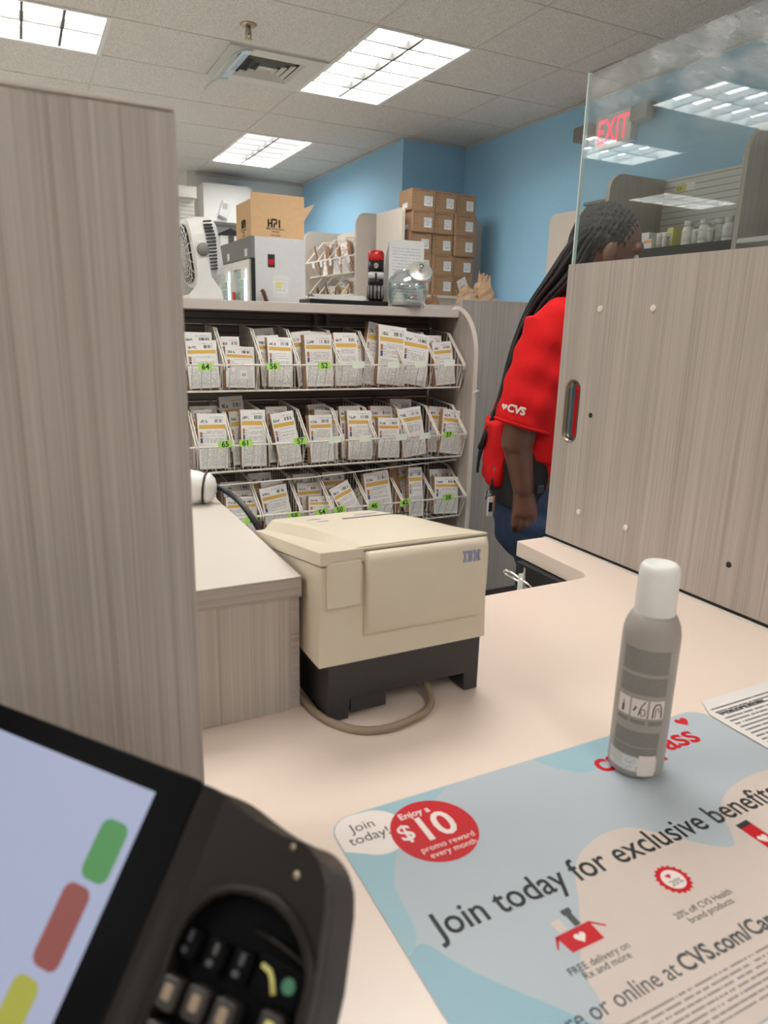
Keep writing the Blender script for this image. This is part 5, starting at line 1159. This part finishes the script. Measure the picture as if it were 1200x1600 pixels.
for lv in range(5):
    for cn in range(3):
        x0, wd = cols[lv][cn]; z0 = .2450 + lv * .1512; yo = (.02, .0, .01, .005, .012)[(lv * 2 + cn) % 5]
        if proto is None:
            proto = bpy.data.objects.new('labelled_carton', None); C.objects.link(proto); proto.empty_display_size = .05
            MB().box(0, .186, 0, .20, 0, .1500, bevel=.003).build('box', 'cardboard_dark', proto, local=True)
            o = MB().sheet((.098, -.0008, .035), (.066, 0, 0), (0, 0, .070), .0006).build('shipping_label', 'ship_label', proto, local=True)
            q = MB()
            for k in range(5): q.box(.012, .045 - .006 * (k % 2), -.0005, -.0001, .126 - .018 * k, .1285 - .018 * k)
            q.box(.010, .14, -.0005, -.0001, .138, .1415); q.build('printing', 'mahogany', proto, local=True)
            q = MB().box(-.0006, -.0001, .06, .14, .02, .055); q.build('side_label', 'ship_label', proto, local=True)
            c = proto
        else: c = copy_tree(proto)
        c.location = (x0, 4.985 + yo, z0); c.scale = (wd / .186, 1, 1)
        c['label'] = 'brown carton with white label, %s row of the stack, %s column' % (lvl[lv], colw[cn]); c['category'] = 'carton'; c['group'] = 'stacked brown cartons'
        if (lv, cn) == (0, 2):
            for ch in c.children:
                if ch.name.startswith('shipping_label'): C.objects.unlink(ch); bpy.data.objects.remove(ch); break
t = thing('loose_label', 'large white label stuck crooked on the bottom right carton of the stack', 'label', (3.2, 4.97, .3))
MB().sheet((3.17, 4.975, .255), (.075, 0, .045), (-.045, 0, .10), .0008).build('sheet', 'ship_label', t)

# ---- seen through the glass: wall shelving, bottles, exit sign
t = thing('bottle_shelving', 'wall shelving with striped slat back and rounded end panels behind the glass', 'shelving', (3.4, 3.0, FZ))
MB().prism(end_panel_pts(3.115, 3.544, FZ, .888, .10, 'l'), 'y', 3.36, 3.385).build('end_panel', 'laminate_wood', t)
MB().prism(end_panel_pts(3.115, 3.544, FZ, .945, .12, 'l'), 'y', 2.47, 2.495).build('end_panel', 'laminate_wood', t)
MB().tube([(3.115, 2.4825, FZ), (3.115, 2.4825, .825), (3.13, 2.4825, .883), (3.17, 2.4825, .930), (3.235, 2.4825, .945)], .0135, 4).build('edge_band', 'edge_band', t)
MB().box(3.545, 3.565, 1.4, 3.7, FZ, .888).build('back_panel', 'slatwall', t)
MB().box(3.131, 3.544, 2.497, 3.358, .428, .450).build('shelf', 'white_metal', t)
MB().box(3.116, 3.130, 2.497, 3.358, .405, .449).build('shelf_front', 'dark_grey', t)
MB().box(3.115, 3.544, 1.4, 2.468, .428, .450).build('shelf', 'white_metal', t)
t = thing('shelf_label', 'yellow and white sticker on the striped slat wall', 'label', (3.54, 3.2, .83)); MB().sheet((3.5435, 3.27, .805), (0, -.07, 0), (0, 0, .045), .0008).build('printed_half', 'yellow_label', t); MB().sheet((3.5435, 3.197, .805), (0, -.06, 0), (0, 0, .045), .0008).build('plain_half', 'paper', t); lettering('CII', (3.542, 3.262, .815), (0, -1, 0), (0, 0, 1), .028, 'LEFT', .0002).build('lettering', 'ink', t)
t = thing('tan_panel', 'tan rounded panel against the blue wall behind the long hair', 'panel', (3.5, 4.2, FZ))
MB().prism([(4.33, FZ), (3.95, FZ), (3.95, .80), (4.27, .80)] + arc(4.27, .74, .06, 90, 0, 6)[::1], 'x', 3.48, 3.505).build('panel', 'edge_band', t)
t = thing('metal_rail', 'short grey metal rail on the blue wall under the lit sign', 'rail', (3.55, 3.9, .84)); MB().box(3.53, 3.5695, 3.75, 4.05, .832, .850).build('rail', 'mid_grey', t)
def med(px, x, kind, label):
    y = atx(px, 375, x).y; Q = .4505
    o = thing('medicine_bottle' if kind in 'bt' else 'medicine_box', label, 'bottle' if kind in 'bt' else 'box', (x, y, Q), 'medicines on the shelf behind the glass')
    if kind == 'b':
        MB().lathe([(0, 0), (.030, 0), (.031, .003), (.031, .075), (.026, .088), (.022, .092), (0, .092)], (x, y, Q), 18).build('bottle', 'white_plastic', o); MB().lathe([(.0255, .0925), (.0255, .118), (0, .119)], (x, y, Q), 18).build('cap', 'tile_white', o)
        MB().lathe([(.0312, .018), (.0316, .018), (.0316, .068), (.0312, .068)], (x, y, Q), 18).build('label', random.choice(['ship_label', 'text_faint']), o)
    elif kind == 't':
        MB().lathe([(0, 0), (.018, 0), (.018, .055), (0, .055)], (x, y, Q), 14).build('bottle', 'can_label', o); MB().lathe([(.0185, .0552), (.0185, .072), (0, .072)], (x, y, Q), 14).build('cap', 'white_plastic', o)
    elif kind == 'y': MB().box(x - .03, x + .03, y - .018, y + .018, Q, Q + .10).build('box', 'yellow_label', o); MB().box(x - .0308, x - .0303, y - .012, y + .012, .48, .52).build('label', 'ship_label', o)
    elif kind == 'o': MB().box(x - .03, x + .03, y - .026, y + .026, Q, Q + .048).build('box', 'paper', o); MB().box(x - .0308, x - .0303, y - .026, y + .026, Q + .026, Q + .044).build('band', 'orange_label', o)
    else: MB().box(x - .05, x + .05, y - .045, y + .045, Q, Q + .105).build('box', 'paper', o); MB().box(x - .0508, x - .0503, y - .045, y + .045, Q + .03, Q + .055).build('band', 'blue_print', o)
for q in ((1014, 3.30, 'w', 'white medicine box with dark band beside the head of the person'), (1019, 3.16, 'o', 'small box with orange band at the left end of the bottle shelf'), (1031, 3.16, 't', 'small pale bottle right of the orange-banded box'), (1040, 3.16, 't', 'second small pale bottle right of the orange-banded box'), (1042, 3.36, 'w', 'white and blue medicine box at the back of the bottle shelf'), (1052, 3.20, 'y', 'yellow medicine box, left one of two'), (1063, 3.26, 'y', 'yellow medicine box, right one of two'),
          (1074, 3.17, 'b', 'white capped bottle just right of the yellow boxes'), (1086, 3.16, 't', 'small pale bottle between two white capped bottles'), (1099, 3.18, 'b', 'white capped bottle in the middle of the bottle shelf'), (1109, 3.17, 't', 'small bottle right of the middle white capped bottle'), (1121, 3.22, 'b', 'white capped bottle second from the right on the shelf'), (1137, 3.20, 'b', 'white capped bottle at the right end of the bottle shelf')): med(*q)
# exit sign with emergency lamp heads
t = thing('exit_sign', 'lit red exit sign with lamp heads on the blue wall behind the glass', 'exit sign', (3.53, 3.83, 1.25))
MB().box(3.52, 3.5695, 3.665, 3.985, 1.165, 1.355, bevel=.006).build('housing', 'white_metal', t)
lettering('EXIT', (3.5185, 3.825, 1.188), (0, -1, 0), (0, 0, 1), .205, 'CENTER', .0006, .002, 1.0, .66).build('letters', 'exit_red', t)['label'] = 'glowing red letters'
for y0, y1, z0 in ((3.50, 3.64, 1.255), (4.00, 4.15, 1.235)):
    MB().box(3.47, 3.55, y0, y1, z0, z0 + .09, bevel=.01).build('lamp_head', 'mid_grey', t)
MB().tube([(3.545, 3.66, 1.24), (3.53, 3.62, 1.26)], .012, 8).build('lamp_arm', 'mid_grey', t)
# ================================================================ the person behind the counter
FW = Vector((math.cos(math.radians(-34)), math.sin(math.radians(-34)), 0)); LF = Vector((-FW.y, FW.x, 0)); UP = Vector((0, 0, 1))   # facing, left, up
P0 = at(868, 592, 1.80); BREF[0] = LF
def A(x, y, d=0.): v = dirpx(x, y); return v * ((P0.dot(LF) + d) / v.dot(LF))
YP, YA = 0.0, -.185
t = thing('person', 'person in red polo and blue jeans with long black dreadlocks, turned away behind the counter', 'person', (1.50, 1.80, FLOOR + .0065))
pel, wai, che, upp, nek = A(845, 800, YP), A(838, 735, YP), A(868, 592, YP), A(905, 500, YP), A(925, 452, YP)
hd = A(952, 396, YP)
Fd = (FW * .965 - UP * .262).normalized(); Ud = FW * .262 + UP * .965
def H(f, s, u): return hd + Fd * f + LF * s + Ud * u        # head frame: forward, left (+) side, up
hrot = Matrix(((Fd.x, LF.x, Ud.x), (Fd.y, LF.y, Ud.y), (Fd.z, LF.z, Ud.z)))
sh = A(868, 508, -.165); el = A(808, 690, YA); wr = A(818, 765, YA); hn = A(819, 800, YA)
FOOT = FLOOR + .0065
def G(base, f, l, z): p = base + FW * f + LF * l; return Vector((p.x, p.y, z))
hipR, hipL = G(pel, 0, -.10, pel.z), G(pel, 0, .10, pel.z)
knR, knL = G(pel, .02, -.10, FOOT + .47), G(pel, .05, .11, FOOT + .47)
anR, anL = G(pel, 0, -.10, FOOT + .085), G(pel, .04, .11, FOOT + .085)
shL = G(sh, .03, .36, sh.z); elL = G(sh, .12, .40, sh.z - .27); wrL = G(sh, .33, .33, sh.z - .30)
parts = [('cap', pel, wai, (.150, .185), (.140, .175)), ('cap', wai, che, (.140, .175), (.130, .185)), ('cap', che, upp, (.130, .185), (.095, .17)), ('cap', upp, nek, (.07, .10), (.058, .060)), ('cap', nek, H(-.02, 0, -.05), .058, .056),
         ('cap', hipR, knR, .092, .066), ('cap', knR, anR, .062, .044), ('cap', hipL, knL, .092, .066), ('cap', knL, anL, .062, .044),
         ('cap', sh, el, .060, .050), ('cap', el, wr, (.046, .042), (.033, .028)), ('cap', shL, elL, .060, .048), ('cap', elL, wrL, .046, .030),
         ('ell', H(-.015, 0, .025), (.098, .076, .105), hrot), ('ell', H(.030, 0, -.045), (.062, .056, .075), hrot), ('ell', H(.045, 0, -.095), (.040, .038, .026), hrot), ('ell', H(.070, 0, .030), (.022, .060, .022), hrot),
         ('cap', H(.083, 0, .004), H(.100, 0, -.032), .009, .013), ('ell', H(.088, 0, -.062), (.018, .028, .009), hrot), ('ell', H(.086, 0, -.076), (.018, .025, .010), hrot),
         ('ell', H(.055, .042, -.03), (.03, .022, .03), hrot), ('ell', H(.055, -.042, -.03), (.03, .022, .03), hrot),
         ('ell', H(-.010, .078, -.01), (.020, .010, .034), hrot), ('ell', H(-.010, -.078, -.01), (.020, .010, .034), hrot)]
for an, d in ((anR, 1), (anL, 1)): parts.append(('cap', G(an, -.04, 0, FOOT + .045), G(an, .15, 0, FOOT + .035), (.040, .042), (.030, .040)))
# near hand: palm seen from its back, fingers curling under, thumb forward
hz = (hn - wr).normalized(); px = FW.copy(); px = (px - hz * px.dot(hz)).normalized(); py = hz.cross(px)
if py.dot(LF) > 0: py = -py                                    # towards the lens
def HP(a, o, d): return wr + px * a + py * o + hz * d
parts += [('cap', HP(0, 0, .0), HP(.003, .0, .075), (.032, .022), (.042, .021))]
for k, (a, L) in enumerate(((-.033, .030), (-.011, .036), (.012, .037), (.034, .031))):
    k1, k2, k3, k4 = HP(a * .92, .006, .074), HP(a, .006, .078 + L), HP(a * .98, -.008, .080 + L * 1.65), HP(a * .94, -.028, .078 + L * 1.95)
    parts += [('cap', k1, k2, .0094, .0088), ('cap', k2, k3, .0086, .0080), ('cap', k3, k4, .0079, .0070)]
parts += [('cap', HP(.030, -.006, .022), HP(.047, -.016, .056), .0125, .0105), ('cap', HP(.047, -.016, .056), HP(.044, -.026, .088), .0105, .0085)]
hL = (wrL - elL).normalized()
def HL(a, o, d): return wrL + LF * a + UP * o + hL * d
parts += [('cap', HL(0, 0, 0), HL(0, 0, .08), (.022, .032), (.018, .040))]
for a, L in ((-.032, .065), (-.011, .075), (.010, .07), (.031, .055)): parts += [('cap', HL(a, 0, .08), HL(a * 1.05, -.008, .08 + L * .55), .0095, .009), ('cap', HL(a * 1.05, -.008, .08 + L * .55), HL(a * 1.05, -.03, .08 + L), .0088, .0075)]
parts += [('cap', HL(-.03, 0, .02), HL(-.062, -.01, .07), .012, .009)]
blob(parts, .0040, 2).build('body', 'skin', t)
# eyes, hair
for s in (-1, 1):
    bm_ = MB().lathe([(0, -.011), (.008, -.008), (.011, 0), (.008, .008), (0, .011)], H(.0735, .031 * s, .004), 12); bm_.build('eye', 'eye_white', t)
    MB().lathe([(0, -.005), (.005, 0), (0, .005)], H(.0830, .032 * s, .004), 10).build('pupil', 'ink', t)
cap = blob([('ell', H(-.032, 0, .040), (.100, .084, .100), hrot), ('ell', H(-.075, 0, -.01), (.055, .075, .085), hrot), ('ell', H(.0, 0, .070), (.06, .066, .052), hrot)], .006, 3, disp=lambda v, n: v + n * (.004 * math.sin(v.x * 260) * math.sin(v.y * 240 + v.z * 190)))
cap.build('hair', 'hair_grey', t)['label'] = 'greying hair pulled back over the crown'
rnd = random.Random(9); dl = MB()
path = [(935, 350), (897, 372), (868, 420), (838, 470), (816, 520), (800, 575), (783, 630), (766, 668), (752, 700)]
for k in range(64):
    s = rnd.random(); n_ = rnd.choice([6, 7, 8, 9, 9]); yo = rnd.uniform(-.10, .05); q = []
    for i, (x, y) in enumerate(path[:n_]):
        w_ = (14, 34, 38, 26, 17, 13, 9, 6, 4)[i]; inward = (s * w_) * (1 if i > 0 else .6)
        yy = yo * (.55, .75, 1, 1, .9, .85, .75, .7, .6)[i]
        p = A(x + inward - (0, 2, 5, 8, 8, 8, 7, 6, 4)[i], y + inward * .35, yy); q.append(p + Vector((rnd.uniform(-.004, .004), 0, rnd.uniform(-.004, .004))))
    m_ = len(smoothpath(q, 4)); dl.tube(smoothpath(q, 4), [.0075 * (1 - .55 * i / m_) for i in range(m_)], 6)
for k in range(3):
    q = [A(786 - k, 630, -.02 * k), A(771, 654, -.02 * k), A(758 + k, 682, -.02 * k), A(749 + k, 708, -.02 * k), A(746 + k, 738 - 9 * k, -.02 * k)]; dl.tube(smoothpath(q, 4), .005, 6)
dl.build('dreadlocks', 'hair_black', t)['label'] = 'long black dreadlocks down the back'
# red polo shirt: torso with loose hem, wide sleeves
def fold(v, n): return v + n * (.0035 * math.sin(v.z * 62 + v.x * 30) * math.sin(v.y * 23 + v.x * 11) + .0025 * math.sin(v.x * 75 - v.z * 40))
hemC, hemB = A(832, 725, YP), A(776, 735, YP)
shp = [('cap', A(836, 706, YP), A(842, 660, YP), (.162, .198), (.158, .198), .12), ('cap', A(842, 660, YP), che, (.158, .198), (.140, .203)), ('cap', che, upp, (.140, .203), (.098, .185)), ('cap', upp, nek - UP * .03, (.085, .13), (.068, .074)),
       ('cap', A(774, 748, YP), A(792, 660, YP), (.046, .15), (.070, .165), .2),
       ('cap', sh + LF * .012, A(816, 664, YA), (.090, .082), (.088, .076), .12), ('cap', shL, elL.lerp(shL, .3), .084, .078), ('cap', sh, upp, .07, .085), ('cap', A(884, 766, YP) , A(874, 690, YP), (.112, .206), (.122, .204), .2)]
blob(shp, .006, 5, disp=fold).build('polo_shirt', 'red_cloth', t)
sl_ = A(816, 664, YA); ax = (sl_ - sh).normalized(); ring = []
rx = LF.cross(ax).normalized(); ry_ = ax.cross(rx)
hemq = [sl_ + ax * .001 + rx * (.083 * math.cos(a)) + ry_ * (.071 * math.sin(a)) for a in [2 * PI * k / 28 for k in range(28)]]
MB().tube(hemq, .006, 6, closed=True).build('sleeve_hem', 'red_cloth', t)
# white sleeve letters
lo = A(785, 640, YA - .082)
ex_ = (A(808, 646, YA - .082) - lo).normalized(); ey_ = ex_.cross(LF).normalized(); nrm = ex_.cross(ey_)
lt = lettering('CVS', lo + ex_ * .012, ex_, ey_, .030, 'LEFT', .003, .0012)
hq = [(16 * math.sin(a) ** 3, 13 * math.cos(a) - 5 * math.cos(2 * a) - 2 * math.cos(3 * a) - math.cos(4 * a)) for a in [2 * PI * k / 20 for k in range(20)]]
P_ = [lo + ex_ * (.003 + .0005 * a) + ey_ * (.010 + .0006 * b) for a, b in hq]; lt.add([p + nrm * .003 for p in P_] + [p - nrm * .003 for p in P_], [tuple(range(20)), tuple(range(20, 40))[::-1]] + [(i, (i + 1) % 20, 20 + (i + 1) % 20, 20 + i) for i in range(20)])
lt.build('sleeve_letters', 'white_print', t)['label'] = 'white letters and heart on the sleeve'
# black undershirt, jeans, shoes, belt phone, keys
blob([('cap', A(818, 776, YP), A(824, 690, YP), (.112, .198), (.130, .196), .1)], .007, 4).build('undershirt', 'black_cloth', t)
blob([('cap', pel + FW * -.018 - UP * .03, A(843, 772, YP), (.142, .196), (.150, .198)), ('cap', hipR - FW * .02, knR, (.118, .104), (.084, .080)), ('cap', knR, anR + Vector((0, 0, .0)), (.082, .078), (.070, .068)), ('cap', hipL, knL, (.112, .104), (.082, .080)), ('cap', knL, anL, (.080, .078), (.070, .068))], .008, 5, disp=lambda v, n: v + n * .0025 * math.sin(v.z * 70 + v.x * 40)).build('jeans', 'denim', t)
for an in (anR, anL): blob([('cap', G(an, -.045, 0, FOOT + .052), G(an, .16, 0, FOOT + .044), (.050, .052), (.042, .048))], .006, 3).build('shoe', 'black_plastic', t)
q = A(843, 766, YP - .205); MB().box(q.x - .012, q.x + .012, q.y - .010, q.y, q.z - .012, q.z + .018, bevel=.004).build('belt_clip', 'black_plastic', t)
q = A(766, 770, YP - .15); o = thing('key_bunch', 'keys and small badge hanging at the waist of the person', 'keys', tuple(q))
MB().tube([q + Vector((.012, 0, .085)), q + Vector((.004, 0, .03)), q + Vector((.0, 0, .012))], .0035, 6).build('strap', 'black_plastic', o); MB().tube([q + Vector((.012 * math.cos(k * PI / 6) - .006, 0, .012 * math.sin(k * PI / 6))) for k in range(12)], .0018, 5, closed=True).build('ring', 'chrome', o)
MB().box(q.x - .010, q.x + .012, q.y - .004, q.y, q.z - .075, q.z - .012, bevel=.003).build('badge', 'white_plastic', o); MB().box(q.x + .010, q.x + .022, q.y + .001, q.y + .005, q.z - .07, q.z - .012, bevel=.002).build('fob', 'orange_label', o); MB().box(q.x - .006, q.x + .008, q.y - .0055, q.y - .0045, q.z - .06, q.z - .03).build('badge_mark', 'ink', o)
MB().tube([q + Vector((-.012, .002, .01)), q + Vector((-.016, .002, -.02))], .003, 5).build('key', 'chrome', o)
